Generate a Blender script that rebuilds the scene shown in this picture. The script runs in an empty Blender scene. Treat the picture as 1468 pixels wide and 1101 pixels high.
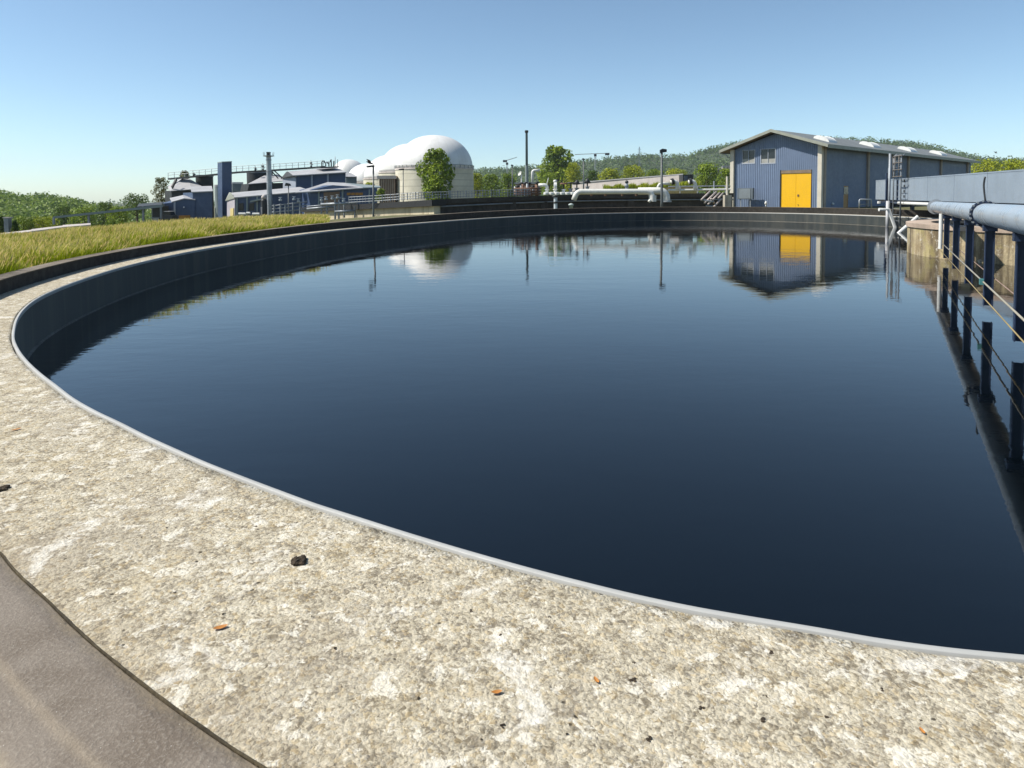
import bpy, bmesh, math, random
import numpy as np
from mathutils import Vector, Matrix
R = math.radians
rnd = random.Random(7)
scene = bpy.context.scene
COL = scene.collection

# ------------------------------------------------------------------ camera
F, Y0, TH, RO, H = 1000.0, 332.4, R(3), .006, 1.2      # focal (photo px), principal row, pitch, roll, eye height over the rim
cam_d = bpy.data.cameras.new('camera')
cam = bpy.data.objects.new('camera', cam_d)
COL.objects.link(cam)
cam_d.sensor_width = 36
cam_d.sensor_fit = 'HORIZONTAL'
cam_d.lens = F / 1468 * 36
cam_d.shift_y = (Y0 - 550.5) / 1468
cam_d.clip_start = .05
cam_d.clip_end = 12000
fwd = Vector((0, math.cos(TH), -math.sin(TH)))
up0 = Vector((0, math.sin(TH), math.cos(TH)))
rt0 = Vector((1, 0, 0))
cR, sR = math.cos(RO), math.sin(RO)
right = rt0 * cR - up0 * sR
up = rt0 * sR + up0 * cR
mw = Matrix((right, up, -fwd)).transposed().to_4x4()
mw.translation = Vector((0, 0, H))
cam.matrix_world = mw
scene.camera = cam

# ------------------------------------------------------------------ sky, sun, exposure
SUN_AZ = math.atan2(-.995, -.04)      # compass angle from +Y towards +X
SUN_EL = R(49)
world = bpy.data.worlds.new('World')
scene.world = world
world.use_nodes = True
wn = world.node_tree
for n in list(wn.nodes):
    wn.nodes.remove(n)
w_out = wn.nodes.new('ShaderNodeOutputWorld')
w_bg = wn.nodes.new('ShaderNodeBackground')
sky = wn.nodes.new('ShaderNodeTexSky')
sky.sky_type = 'NISHITA'
sky.sun_disc = False
sky.sun_elevation = SUN_EL
sky.sun_rotation = SUN_AZ
sky.altitude = 150
sky.air_density = .7
sky.dust_density = .45
sky.ozone_density = 2.3
w_bg.inputs['Strength'].default_value = .112
tint = wn.nodes.new('ShaderNodeMix')                 # the photograph's slightly cyan white balance
tint.data_type = 'RGBA'
tint.blend_type = 'MULTIPLY'
tint.inputs[0].default_value = 1
tint.inputs[7].default_value = (1.04, 1.105, 1.01, 1)
wn.links.new(sky.outputs[0], tint.inputs[6])
wn.links.new(tint.outputs[2], w_bg.inputs[0])
wn.links.new(w_bg.outputs[0], w_out.inputs[0])
sun_d = bpy.data.lights.new('sun', 'SUN')
sun_d.energy = 5.0
sun_d.angle = R(.5)
sun_d.color = (1, .95, .86)
sun = bpy.data.objects.new('sun', sun_d)
COL.objects.link(sun)
sdir = Vector((math.cos(SUN_EL) * math.sin(SUN_AZ), math.cos(SUN_EL) * math.cos(SUN_AZ), math.sin(SUN_EL)))
sun.rotation_euler = (-sdir).to_track_quat('-Z', 'Y').to_euler()
sun.location = (0, 0, 60)
scene.view_settings.view_transform = 'Standard'
scene.view_settings.look = 'None'
scene.view_settings.exposure = .5
scene.view_settings.gamma = 1
scene.cycles.max_bounces = 6
scene.cycles.volume_bounces = 0

# ------------------------------------------------------------------ surveying: photo pixel -> place in the world
def ray(px, py):
    x, y = (px - 734) / F, -(py - Y0) / F
    return right * x + up * y + fwd
def P(px, py, Y):
    d = ray(px, py)
    return Vector((0, 0, H)) + d * (Y / d.y)
def G(px, py, z=0):
    d = ray(px, py)
    return Vector((0, 0, H)) + d * ((z - H) / d.z)
def V(*a):
    return Vector(a)

# ------------------------------------------------------------------ objects
def tag(o, label=None, cat=None, group=None, kind=None):
    if label: o['label'] = label
    if cat: o['category'] = cat
    if group: o['group'] = group
    if kind: o['kind'] = kind
    return o
def thing(name, label, cat, loc=(0, 0, 0), group=None):
    o = bpy.data.objects.new(name, None)
    o.empty_display_size = .2
    COL.objects.link(o)
    o.location = loc
    return tag(o, label, cat, group)
def origin(o):
    v = Vector((0, 0, 0))
    while o is not None:
        v += o.location
        o = o.parent
    return v
def copy_tree(o, parent=None):
    c = o.copy()
    COL.objects.link(c)
    c.parent = parent
    for ch in list(o.children):
        copy_tree(ch, c)
    return c

class MB:
    """collects shapes in world coordinates, then links them as ONE mesh"""
    def __init__(s):
        s.v, s.f = [], []
    def add(s, vs, fs):
        b = len(s.v)
        s.v += [tuple(v) for v in vs]
        s.f += [tuple(i + b for i in f) for f in fs]
        return s
    def prism(s, pts, vec):
        n = len(pts)
        vec = Vector(vec)
        pts = [Vector(p) for p in pts]
        vs = pts + [p + vec for p in pts]
        fs = [tuple(range(n))[::-1], tuple(range(n, 2 * n))]
        fs += [(i, (i + 1) % n, n + (i + 1) % n, n + i) for i in range(n)]
        return s.add(vs, fs)
    def box(s, c, size, ax=None, ay=None):
        c = Vector(c)
        ax = Vector(ax) if ax else V(1, 0, 0)
        az = V(0, 0, 1)
        ay = Vector(ay) if ay else az.cross(ax)
        sx, sy, sz = [k / 2 for k in size]
        a = [c + ax * (i * sx) + ay * (j * sy) - az * sz for i, j in ((-1, -1), (1, -1), (1, 1), (-1, 1))]
        return s.prism(a, az * (2 * sz))
    def bar(s, a, b, w, t=None):
        a, b = Vector(a), Vector(b)
        d = (b - a).normalized()
        u = d.cross(V(0, 0, 1))
        if u.length < .01: u = V(1, 0, 0)
        u.normalize()
        v = u.cross(d)
        t = t or w
        q = [a + u * (i * w / 2) + v * (j * t / 2) for i, j in ((-1, -1), (1, -1), (1, 1), (-1, 1))]
        return s.prism(q, b - a)
    def tube(s, path, r, n=10, cap=True):
        path = [Vector(p) for p in path]
        m = len(path)
        rs = r if isinstance(r, (list, tuple)) else [r] * m
        u = None
        vs = []
        for i, p in enumerate(path):
            d = (path[min(i + 1, m - 1)] - path[max(i - 1, 0)]).normalized()
            if u is None:
                u = d.cross(V(0, 0, 1))
                if u.length < .05: u = d.cross(V(1, 0, 0))
            u = (u - d * u.dot(d)).normalized()
            w = d.cross(u)
            for k in range(n):
                a = 2 * math.pi * k / n
                vs.append(p + (u * math.cos(a) + w * math.sin(a)) * rs[i])
        fs = []
        for i in range(m - 1):
            for k in range(n):
                fs.append((i * n + k, i * n + (k + 1) % n, (i + 1) * n + (k + 1) % n, (i + 1) * n + k))
        if cap:
            fs.append(tuple(range(n))[::-1])
            fs.append(tuple(range((m - 1) * n, m * n)))
        return s.add(vs, fs)
    def lathe(s, prof, c, n=32):
        c = Vector(c)
        vs, fs = [], []
        for r, z in prof:
            for k in range(n):
                a = 2 * math.pi * k / n
                vs.append(c + V(r * math.cos(a), r * math.sin(a), z))
        for i in range(len(prof) - 1):
            for k in range(n):
                fs.append((i * n + k, i * n + (k + 1) % n, (i + 1) * n + (k + 1) % n, (i + 1) * n + k))
        fs.append(tuple(range(n))[::-1])
        fs.append(tuple(range((len(prof) - 1) * n, len(prof) * n)))
        return s.add(vs, fs)
    def build(s, name, mat, parent=None, smooth=False, bevel=0, auto=None):
        base = origin(parent)
        if parent is None and s.v:
            a = np.array(s.v)
            base = Vector(((a[:, 0].min() + a[:, 0].max()) / 2, (a[:, 1].min() + a[:, 1].max()) / 2, a[:, 2].min()))
        me = bpy.data.meshes.new(name)
        me.from_pydata([(x - base.x, y - base.y, z - base.z) for x, y, z in s.v], [], s.f)
        bm = bmesh.new()
        bm.from_mesh(me)
        bmesh.ops.recalc_face_normals(bm, faces=bm.faces)
        if bevel:
            bmesh.ops.bevel(bm, geom=[e for e in bm.edges if len(e.link_faces) == 2 and e.calc_face_angle(0) > .6],
                            offset=bevel, segments=2, affect='EDGES', clamp_overlap=True)
        bm.to_mesh(me)
        bm.free()
        if smooth:
            for p in me.polygons: p.use_smooth = True
            if auto: me.set_sharp_from_angle(angle=R(auto))
        me.materials.append(mat)
        o = bpy.data.objects.new(name, me)
        COL.objects.link(o)
        if parent is None:
            o.location = base
        else:
            o.parent = parent
        return o

def raw_mesh(name, verts, faces_flat, counts, mat, parent=None, attrs=None, smooth=False, base=None):
    """fast numpy mesh; faces_flat = loop vertex ids, counts = loops per face"""
    b = origin(parent) if parent is not None else (Vector(base) if base is not None else Vector((0, 0, 0)))
    me = bpy.data.meshes.new(name)
    verts = np.asarray(verts, np.float32) - np.array(b, np.float32)
    me.vertices.add(len(verts))
    me.vertices.foreach_set('co', verts.ravel())
    counts = np.asarray(counts, np.int32)
    faces_flat = np.asarray(faces_flat, np.int32)
    me.loops.add(len(faces_flat))
    me.loops.foreach_set('vertex_index', faces_flat)
    me.polygons.add(len(counts))
    st = np.zeros(len(counts), np.int32)
    st[1:] = np.cumsum(counts)[:-1]
    me.polygons.foreach_set('loop_start', st)
    me.polygons.foreach_set('loop_total', counts)
    for k, a in (attrs or {}).items():
        at = me.attributes.new(k, 'FLOAT', 'POINT')
        at.data.foreach_set('value', np.asarray(a, np.float32))
    me.update(calc_edges=True)
    if smooth:
        me.polygons.foreach_set('use_smooth', np.ones(len(counts), bool))
    me.materials.append(mat)
    o = bpy.data.objects.new(name, me)
    COL.objects.link(o)
    if parent is not None: o.parent = parent
    else: o.location = b
    return o

# ------------------------------------------------------------------ materials
class NT:
    def __init__(s, name):
        s.m = bpy.data.materials.new(name)
        s.m.use_nodes = True
        s.t = s.m.node_tree
        s.b = s.t.nodes['Principled BSDF']
        s.out = s.t.nodes['Material Output']
        s.tc = s.t.nodes.new('ShaderNodeTexCoord').outputs['Object']
    def n(s, typ, **kw):
        x = s.t.nodes.new(typ)
        for k, v in kw.items(): setattr(x, k, v)
        return x
    def l(s, a, b): s.t.links.new(a, b)
    def setin(s, sock, v):
        if hasattr(v, 'is_output') or isinstance(v, bpy.types.NodeSocket): s.l(v, sock)
        elif isinstance(v, (tuple, list)) and len(v) == 3 and sock.type == 'RGBA': sock.default_value = (*v, 1)
        else: sock.default_value = v
    def noise(s, scale, detail=4, rough=.55, vec=None, dist=0, dim='3D'):
        x = s.n('ShaderNodeTexNoise', noise_dimensions=dim)
        s.l(vec or s.tc, x.inputs['Vector'])
        x.inputs['Scale'].default_value = scale
        x.inputs['Detail'].default_value = detail
        x.inputs['Roughness'].default_value = rough
        x.inputs['Distortion'].default_value = dist
        return x.outputs[0]
    def voro(s, scale, feature='F1', vec=None, out=0, rand=1):
        x = s.n('ShaderNodeTexVoronoi', feature=feature)
        s.l(vec or s.tc, x.inputs['Vector'])
        x.inputs['Scale'].default_value = scale
        x.inputs['Randomness'].default_value = rand
        return x.outputs[out]
    def ramp(s, f, lo, hi, a=0., b=1.):
        x = s.n('ShaderNodeMapRange', interpolation_type='SMOOTHSTEP')
        s.l(f, x.inputs[0])
        x.inputs[1].default_value, x.inputs[2].default_value = lo, hi
        x.inputs[3].default_value, x.inputs[4].default_value = a, b
        return x.outputs[0]
    def math(s, op, a, b=0., c=None):
        x = s.n('ShaderNodeMath', operation=op)
        s.setin(x.inputs[0], a)
        s.setin(x.inputs[1], b)
        if c is not None: s.setin(x.inputs[2], c)
        return x.outputs[0]
    def mix(s, f, a, b, mode='MIX'):
        x = s.n('ShaderNodeMix', data_type='RGBA', blend_type=mode)
        s.setin(x.inputs[0], f)
        s.setin(x.inputs[6], a)
        s.setin(x.inputs[7], b)
        return x.outputs[2]
    def mapping(s, scale=(1, 1, 1), rot=(0, 0, 0), vec=None):
        x = s.n('ShaderNodeMapping')
        s.l(vec or s.tc, x.inputs[0])
        x.inputs['Scale'].default_value = scale
        x.inputs['Rotation'].default_value = rot
        return x.outputs[0]
    def bump(s, h, strength=.5, dist=.01, normal=None):
        x = s.n('ShaderNodeBump')
        x.inputs['Strength'].default_value = strength
        x.inputs['Distance'].default_value = dist
        s.l(h, x.inputs['Height'])
        if normal is not None: s.l(normal, x.inputs['Normal'])
        s.l(x.outputs[0], s.b.inputs['Normal'])
        return x.outputs[0]
    def col(s, c): s.setin(s.b.inputs['Base Color'], c)
    def rough(s, r): s.setin(s.b.inputs['Roughness'], r)
    def attr(s, name):
        x = s.n('ShaderNodeAttribute')
        x.attribute_name = name
        return x.outputs['Fac']

def sh(c, k): return tuple(min(1, x * k) for x in c)
def simple(name, c, rough=.6, var=.18, scale=1.5, streak=.15, metal=0., bump=0., bscale=40, spec=.5):
    """painted or plain surface with uneven tone, fine mottling and faint vertical weather streaks"""
    t = NT(name)
    n1 = t.ramp(t.noise(scale, 5, .6), .3, .7)
    n2 = t.ramp(t.noise(scale * 9, 3, .6), .3, .7)
    a = t.mix(n1, sh(c, 1 - var), sh(c, 1 + var))
    a = t.mix(t.math('MULTIPLY', n2, .35), a, sh(c, 1 - var * 1.3))
    if streak:
        st = t.ramp(t.noise(scale * 2.2, 4, .6, t.mapping((2.5, 2.5, .12))), .48, .72)
        a = t.mix(t.math('MULTIPLY', st, streak), a, (c[0] * .45, c[1] * .42, c[2] * .38))
    t.col(a)
    t.rough(t.ramp(n2, 0, 1, max(.05, rough - .1), min(1, rough + .1)))
    t.b.inputs['Metallic'].default_value = metal
    t.b.inputs['Specular IOR Level'].default_value = spec
    if bump: t.bump(t.noise(bscale, 5, .65), bump, .02)
    return t.m
M = {}
M['white'] = simple('white_paint', (.68, .68, .65), .45, .08)
M['white_pipe'] = simple('white_coated_steel', (.66, .65, .6), .4, .1, streak=.25)
M['steel'] = simple('galvanised_steel', (.36, .38, .4), .42, .18, metal=.5, streak=.1)
M['dull_steel'] = simple('dull_zinc', (.24, .26, .28), .55, .2, metal=.3)
M['lamp_grey'] = simple('dark_grey_lamp_paint', (.075, .085, .085), .5, .15)
M['dark'] = simple('dark_metal', (.022, .024, .027), .55, .3)
M['black'] = simple('black_rubber', (.012, .012, .013), .7, .2)
M['blue_sheet'] = simple('light_blue_sheet_metal', (.25, .30, .355), .42, .07, .5, streak=.12, metal=.1)
M['pipe_blue'] = simple('pale_blue_painted_pipe', (.29, .335, .38), .34, .02, .25, streak=.06)
M['navy'] = simple('navy_painted_steel', (.014, .026, .060), .45, .2)
M['hall_blue'] = simple('blue_profiled_sheet', (.142, .188, .28), .45, .1, .4, streak=.12)
M['plant_blue'] = simple('dark_blue_sheet', (.042, .070, .14), .5, .12, .3, streak=.1)
M['plant_pale'] = simple('pale_blue_grey_sheet', (.33, .36, .42), .5, .1, .3)
M['roof_pale'] = simple('pale_fibre_roof', (.34, .34, .35), .6, .14, .4, streak=.2)
M['fascia'] = simple('pale_green_grey_fascia', (.26, .27, .225), .55, .12)
M['soffit'] = simple('brown_timber_soffit', (.20, .145, .09), .7, .2, 2)
M['column'] = simple('cream_concrete_column', (.52, .48, .40), .75, .1, 1.2, bump=.15)
M['yellow'] = simple('yellow_door_paint', (.72, .40, .004), .4, .04, .7, streak=.06)
M['orange'] = simple('ochre_door_paint', (.36, .16, .015), .5, .1)
M['concrete'] = simple('weathered_concrete', (.36, .33, .27), .85, .22, .6, streak=.5, bump=.3, bscale=12)
M['dark_concrete'] = simple('shade_dark_concrete', (.06, .05, .04), .85, .3, .5, streak=.5, bump=.3, bscale=8)  # basin concrete with the shade of its camera-facing wall put into the colour
M['pale_wall'] = simple('pale_rendered_wall', (.50, .45, .42), .85, .12, .3, streak=.3)
M['silo_grey'] = simple('grey_green_silo', (.22, .26, .26), .55, .1, .3)
M['silo_dark'] = simple('dark_cladding', (.028, .032, .033), .6, .2, .4)
M['membrane'] = simple('white_gas_membrane', (.66, .655, .64), .45, .03, .08, streak=.05)
def membrane():
    t = NT('white_gas_membrane')
    sp = t.n('ShaderNodeSeparateXYZ')
    t.l(t.tc, sp.inputs[0])
    a = t.math('FRACT', t.math('MULTIPLY', t.math('ARCTAN2', sp.outputs[1], sp.outputs[0]), 24 / (2 * math.pi)))
    seam = t.ramp(t.math('ABSOLUTE', t.math('SUBTRACT', a, .5)), .44, .49)
    n = t.ramp(t.noise(.25, 5, .65), .35, .65)
    dirt = t.ramp(t.noise(.5, 5, .7, t.mapping((1.5, 1.5, .15))), .5, .75)
    c = t.mix(n, (.60, .59, .565), (.68, .675, .66))
    c = t.mix(t.math('MULTIPLY', dirt, .16), c, (.40, .37, .31))
    c = t.mix(t.math('MULTIPLY', seam, .22), c, (.38, .37, .35))
    t.col(c)
    t.rough(.5)
    return t.m
M['membrane'] = membrane()
M['brown_rib'] = simple('brown_ribbed_sheet', (.20, .13, .085), .65, .15, .5)
M['bark'] = simple('tree_bark', (.09, .065, .045), .9, .3, 3, bump=.4)
M['rust'] = simple('rusty_steel', (.17, .09, .055), .75, .3, 3)
M['orange_leaf'] = simple('orange_fallen_leaf', (.42, .17, .03), .6, .2, 60, streak=0)
M['soil'] = simple('dark_dirt_crumbs', (.055, .038, .022), .95, .5, 60, streak=0, bump=.6, bscale=200)
M['red'] = simple('red_paint', (.4, .05, .03), .5, .1)
M['glass'] = simple('dark_window_glass', (.02, .025, .03), .08, .2, .5, streak=0)

def ribbed(name, c, pitch, axis):
    """profiled sheet at a size too small to model rib by rib: waves along a wall direction"""
    t = NT(name)
    w = t.n('ShaderNodeTexWave', wave_type='BANDS', bands_direction='X')
    t.l(t.mapping((1, 1, 1), (0, 0, -math.atan2(axis[1], axis[0]))), w.inputs['Vector'])
    w.inputs['Scale'].default_value = 2 * math.pi / 20 / pitch
    n1 = t.noise(.5, 5, .6)
    t.col(t.mix(t.ramp(n1, .3, .7), sh(c, .88), sh(c, 1.12)))
    t.rough(.5)
    t.bump(w.outputs[0], .6, pitch * .2)
    return t.m

def leafy(name, dark, mid, light, scale=.35):
    t = NT(name)
    geo = t.n('ShaderNodeNewGeometry')
    n1 = t.ramp(t.noise(scale, 3, .6, geo.outputs['Position']), .35, .65)
    a = t.mix(n1, dark, mid)
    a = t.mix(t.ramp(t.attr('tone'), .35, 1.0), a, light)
    t.col(a)
    t.rough(.55)
    t.b.inputs['Specular IOR Level'].default_value = .25
    tr = t.n('ShaderNodeBsdfTranslucent')
    t.l(a, tr.inputs[0])
    mx = t.n('ShaderNodeMixShader')
    mx.inputs[0].default_value = .3
    t.l(t.b.outputs[0], mx.inputs[1])
    t.l(tr.outputs[0], mx.inputs[2])
    t.l(mx.outputs[0], t.out.inputs[0])
    return t.m
M['leaf_mid'] = leafy('green_leaves', (.065, .110, .010), (.150, .225, .016), (.28, .36, .025))
M['leaf_dark'] = leafy('dark_green_leaves', (.034, .064, .010), (.070, .120, .014), (.13, .20, .022))
M['leaf_yellow'] = leafy('yellow_green_leaves', (.14, .185, .010), (.27, .315, .014), (.42, .44, .025))
M['leaf_olive'] = leafy('olive_brown_leaves', (.07, .075, .02), (.14, .14, .04), (.22, .21, .06))
M['forest_near'] = leafy('hill_forest_leaves', (.075, .130, .018), (.145, .225, .028), (.26, .34, .05), .05)
M['forest_far'] = leafy('far_forest_leaves', (.046, .085, .024), (.080, .135, .032), (.13, .19, .045), .02)

# ------------------------------------------------------------------ the round settling tank
CTRL = np.array([(1.31, 1.74), (1.14, 1.77), (0.98, 1.81), (0.83, 1.86), (0.67, 1.91), (0.52, 1.96), (0.37, 2.02), (0.22, 2.09), (0.06, 2.17), (-0.09, 2.25), (-0.25, 2.34), (-0.42, 2.44), (-0.6, 2.55), (-0.78, 2.66), (-0.97, 2.79), (-1.17, 2.93), (-1.38, 3.08), (-1.6, 3.25), (-1.84, 3.44), (-2.09, 3.65), (-2.36, 3.87), (-2.64, 4.12), (-2.93, 4.41), (-3.24, 4.72), (-3.57, 5.07), (-3.91, 5.46), (-4.26, 5.9), (-4.61, 6.4), (-4.97, 6.95), (-5.33, 7.57), (-5.67, 8.26), (-5.97, 9.03), (-6.24, 9.89), (-6.49, 10.84), (-6.72, 11.86), (-6.9, 12.98), (-7.04, 14.2), (-7.13, 15.51), (-7.13, 16.93), (-7.04, 18.45), (-6.9, 20.09), (-6.72, 21.85), (-6.44, 23.72), (-5.97, 25.7), (-5.27, 27.76), (-4.42, 29.95), (-3.48, 32.29), (-2.41, 34.77), (-1.09, 37.35), (0.58, 39.99), (2.71, 42.6), (5.41, 44.9), (8.68, 46.36), (12.19, 46.38), (15.34, 44.79), (17.61, 42.01), (18.93, 38.71), (19.58, 35.38), (20.01, 32.24), (20.49, 29.31), (21.03, 26.57), (21.51, 23.97), (21.81, 21.47), (21.9, 19.08), (21.74, 16.83), (21.33, 14.74), (20.68, 12.84), (19.84, 11.15), (18.87, 9.68), (17.81, 8.43), (16.71, 7.39), (15.59, 6.54), (14.49, 5.83), (13.45, 5.22), (12.47, 4.69), (11.56, 4.23), (10.7, 3.82), (9.9, 3.47), (9.15, 3.18), (8.44, 2.93), (7.79, 2.71), (7.18, 2.53), (6.62, 2.37), (6.1, 2.23), (5.61, 2.11), (5.16, 2.01), (4.74, 1.93), (4.35, 1.86), (3.99, 1.81), (3.66, 1.77), (3.34, 1.73), (3.05, 1.7), (2.78, 1.69), (2.53, 1.67), (2.3, 1.67), (2.08, 1.68), (1.87, 1.69), (1.67, 1.7), (1.49, 1.71)])
def catmull(C, per):
    out = []
    n = len(C)
    for i in range(n):
        p0, p1, p2, p3 = C[i - 1], C[i], C[(i + 1) % n], C[(i + 2) % n]
        for k in range(per):
            t = k / per
            out.append(.5 * (2 * p1 + (p2 - p0) * t + (2 * p0 - 5 * p1 + 4 * p2 - p3) * t * t + (3 * p1 - p0 - 3 * p2 + p3) * t ** 3))
    return np.array(out)
EDGE = catmull(CTRL, 8)                                   # inner edge of the rim, clockwise seen from above
tan = np.roll(EDGE, -1, 0) - np.roll(EDGE, 1, 0)
tan /= np.hypot(*tan.T)[:, None]
NRM = np.stack([-tan[:, 1], tan[:, 0]], 1)                # outward
ARC = np.concatenate([[0], np.cumsum(np.hypot(*np.diff(np.vstack([EDGE, EDGE[:1]]), axis=0).T))])[:-1]
def sstep(x, a, b):
    t = np.clip((x - a) / (b - a), 0, 1)
    return t * t * (3 - 2 * t)
DIST = np.hypot(EDGE[:, 0], EDGE[:, 1])
RW = 1.10 - .173 * np.clip(DIST - 2.15, 0, .75)
RW = RW + (.52 - RW) * sstep(DIST, 2.9, 8.0)          # width of the rim track
CAPZ = .18 + .17 * sstep(DIST, 14, 44)                    # height of the parapet top
NE = len(EDGE)
WATER = -.54
def offs(o, z):
    """ring of points at outward offset o (scalar or array) and height z"""
    o = np.broadcast_to(o, (NE,))
    z = np.broadcast_to(z, (NE,))
    p = EDGE + NRM * np.asarray(o)[:, None]
    return np.concatenate([p, np.asarray(z)[:, None]], 1)
def ring_mesh(name, rings, mat, parent, across, smooth=True):
    """rings: list of (NE,3); across: the v coordinate of each ring -> attributes 'across' and 'along'"""
    k = len(rings)
    v = np.concatenate(rings)
    a = np.concatenate([np.broadcast_to(x, (NE,)) for x in across])
    i = np.arange(NE)
    j = (i + 1) % NE
    f = []
    for r in range(k - 1):
        f.append(np.stack([r * NE + i, r * NE + j, (r + 1) * NE + j, (r + 1) * NE + i], 1))
    f = np.concatenate(f)
    return raw_mesh(name, v, f.ravel(), np.full(len(f), 4), mat, parent, {'across': a, 'along': np.tile(ARC, k)}, smooth)

# --- materials of the rim
def rim_concrete():
    t = NT('lichen_covered_concrete')
    ac = t.attr('across')
    # coordinates nudged by noise so that the grains are irregular
    wv = t.n('ShaderNodeTexNoise')
    t.l(t.tc, wv.inputs['Vector'])
    wv.inputs['Scale'].default_value = 45
    ad = t.n('ShaderNodeVectorMath', operation='MULTIPLY_ADD')
    t.l(wv.outputs['Color'], ad.inputs[0])
    ad.inputs[1].default_value = (.016, .016, .016)
    t.l(t.tc, ad.inputs[2])
    vec = ad.outputs[0]
    def grains(scale):
        x = t.n('ShaderNodeTexVoronoi')
        t.l(vec, x.inputs['Vector'])
        x.inputs['Scale'].default_value = scale
        sp = t.n('ShaderNodeSeparateColor')
        t.l(x.outputs['Color'], sp.inputs[0])
        return x.outputs['Distance'], sp.outputs[0], sp.outputs[1]
    d1, r1, q1 = grains(74)
    d2, r2, q2 = grains(165)
    med = t.noise(11, 4, .6, dist=.3)
    big = t.noise(1.6, 5, .62, dist=.5)
    fine = t.noise(180, 3, .6)
    tone = t.math('ADD', t.math('MULTIPLY', r1, .36), t.math('ADD', t.math('MULTIPLY', r2, .26), t.math('MULTIPLY', t.ramp(med, .3, .7), .34)))
    c = t.mix(t.ramp(tone, .16, .58), (.195, .165, .118), (.455, .408, .31))
    c = t.mix(t.ramp(tone, .58, .95), c, (.61, .565, .465))
    c = t.mix(t.math('MULTIPLY', t.ramp(q1, .76, .88), .35), c, (.42, .31, .15))        # ochre grains
    c = t.mix(t.math('MULTIPLY', t.ramp(q2, .80, .92), .45), c, (.20, .185, .165))      # grey grains
    c = t.mix(t.math('MULTIPLY', t.ramp(t.noise(4, 4, .6), .52, .70), .26), c, (.40, .32, .18))
    c = t.mix(t.math('MULTIPLY', t.ramp(big, .52, .70), .40), c, (.28, .245, .195))
    # grit: many small dark holes and crumbs between the grains
    g1 = t.noise(64, 5, .78, vec)
    c = t.mix(t.math('MULTIPLY', t.ramp(g1, .47, .37), .62), c, (.115, .095, .065))
    c = t.mix(t.math('MULTIPLY', t.ramp(g1, .55, .68), .35), c, (.62, .58, .49))
    g2 = t.noise(20, 5, .7, vec)
    c = t.mix(t.math('MULTIPLY', t.ramp(g2, .45, .34), .36), c, (.19, .155, .10))
    # darker, more worn towards the parapet
    we = t.math('MULTIPLY', t.ramp(t.math('ADD', ac, t.math('MULTIPLY', med, .4)), .8, 1.25), .38)
    c = t.mix(we, c, (.26, .215, .155))
    # pale lichen crusts of many sizes
    l1 = t.ramp(t.math('ADD', t.noise(3.2, 6, .66, dist=.5), t.math('MULTIPLY', r1, .05)), .585, .70)
    l2 = t.ramp(t.math('ADD', t.noise(13, 4, .6, dist=.4), t.math('MULTIPLY', r2, .07)), .60, .68)
    c = t.mix(t.math('MULTIPLY', l1, .7), c, (.66, .635, .575))
    c = t.mix(t.math('MULTIPLY', l2, .6), c, (.68, .65, .57))
    pit = t.voro(21, vec=vec)
    pm = t.math('MULTIPLY', t.ramp(pit, .15, .07), t.ramp(t.noise(6, 2), .55, .62))
    c = t.mix(t.math('MULTIPLY', pm, .9), c, (.035, .028, .02))
    t.col(c)
    t.rough(.93)
    t.b.inputs['Specular IOR Level'].default_value = .15
    h = t.math('ADD', t.math('MULTIPLY', t.ramp(d1, .75, .05), .8), t.math('MULTIPLY', t.ramp(d2, .75, .05), .35))
    h = t.math('ADD', h, t.math('MULTIPLY', med, 1.2))
    h = t.math('ADD', h, t.math('MULTIPLY', t.math('ADD', pm, t.math('MULTIPLY', l1, -.15)), -1.0))
    h = t.math('ADD', h, t.math('MULTIPLY', g1, .9))
    t.bump(h, .5, .006)
    return t.m
def cap_coat():
    t = NT('grey_brown_bitumen_coat')
    ac = t.attr('across')
    wob = t.noise(1.7, 3, .6)
    fine = t.noise(120, 4, .7)
    big = t.noise(5, 5, .65)
    c = t.mix(t.ramp(big, .35, .65), (.135, .108, .083), (.185, .155, .125))
    c = t.mix(t.math('MULTIPLY', t.ramp(fine, .45, .72), .6), c, (.29, .255, .21))
    # dusty band along the middle and dust at both edges (dry dirt that lies there)
    m = t.math('SUBTRACT', t.math('ADD', ac, t.math('MULTIPLY', wob, .16)), .68)
    band = t.ramp(t.math('ABSOLUTE', m), .075, .0)
    c = t.mix(t.math('MULTIPLY', band, .4), c, (.30, .245, .175))
    e1 = t.ramp(t.math('ADD', ac, t.math('MULTIPLY', t.noise(14, 4, .7), .14)), .22, .08)
    c = t.mix(t.math('MULTIPLY', e1, .75), c, (.29, .225, .14))
    e2 = t.ramp(t.math('ADD', ac, t.math('MULTIPLY', t.noise(14, 4, .7), .14)), .93, 1.08)
    c = t.mix(t.math('MULTIPLY', e2, .6), c, (.30, .245, .165))
    mo = t.ramp(t.noise(30, 5, .7), .54, .64)
    c = t.mix(t.math('MULTIPLY', t.math('MULTIPLY', e1, mo), .8), c, (.06, .048, .03))
    c = t.mix(t.ramp(t.voro(48), .06, .03), c, (.5, .48, .43))
    t.col(c)
    t.rough(.8)
    t.b.inputs['Specular IOR Level'].default_value = .3
    t.bump(t.math('ADD', fine, t.math('MULTIPLY', t.noise(30, 4, .6), .8)), .45, .008)
    return t.m
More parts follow.
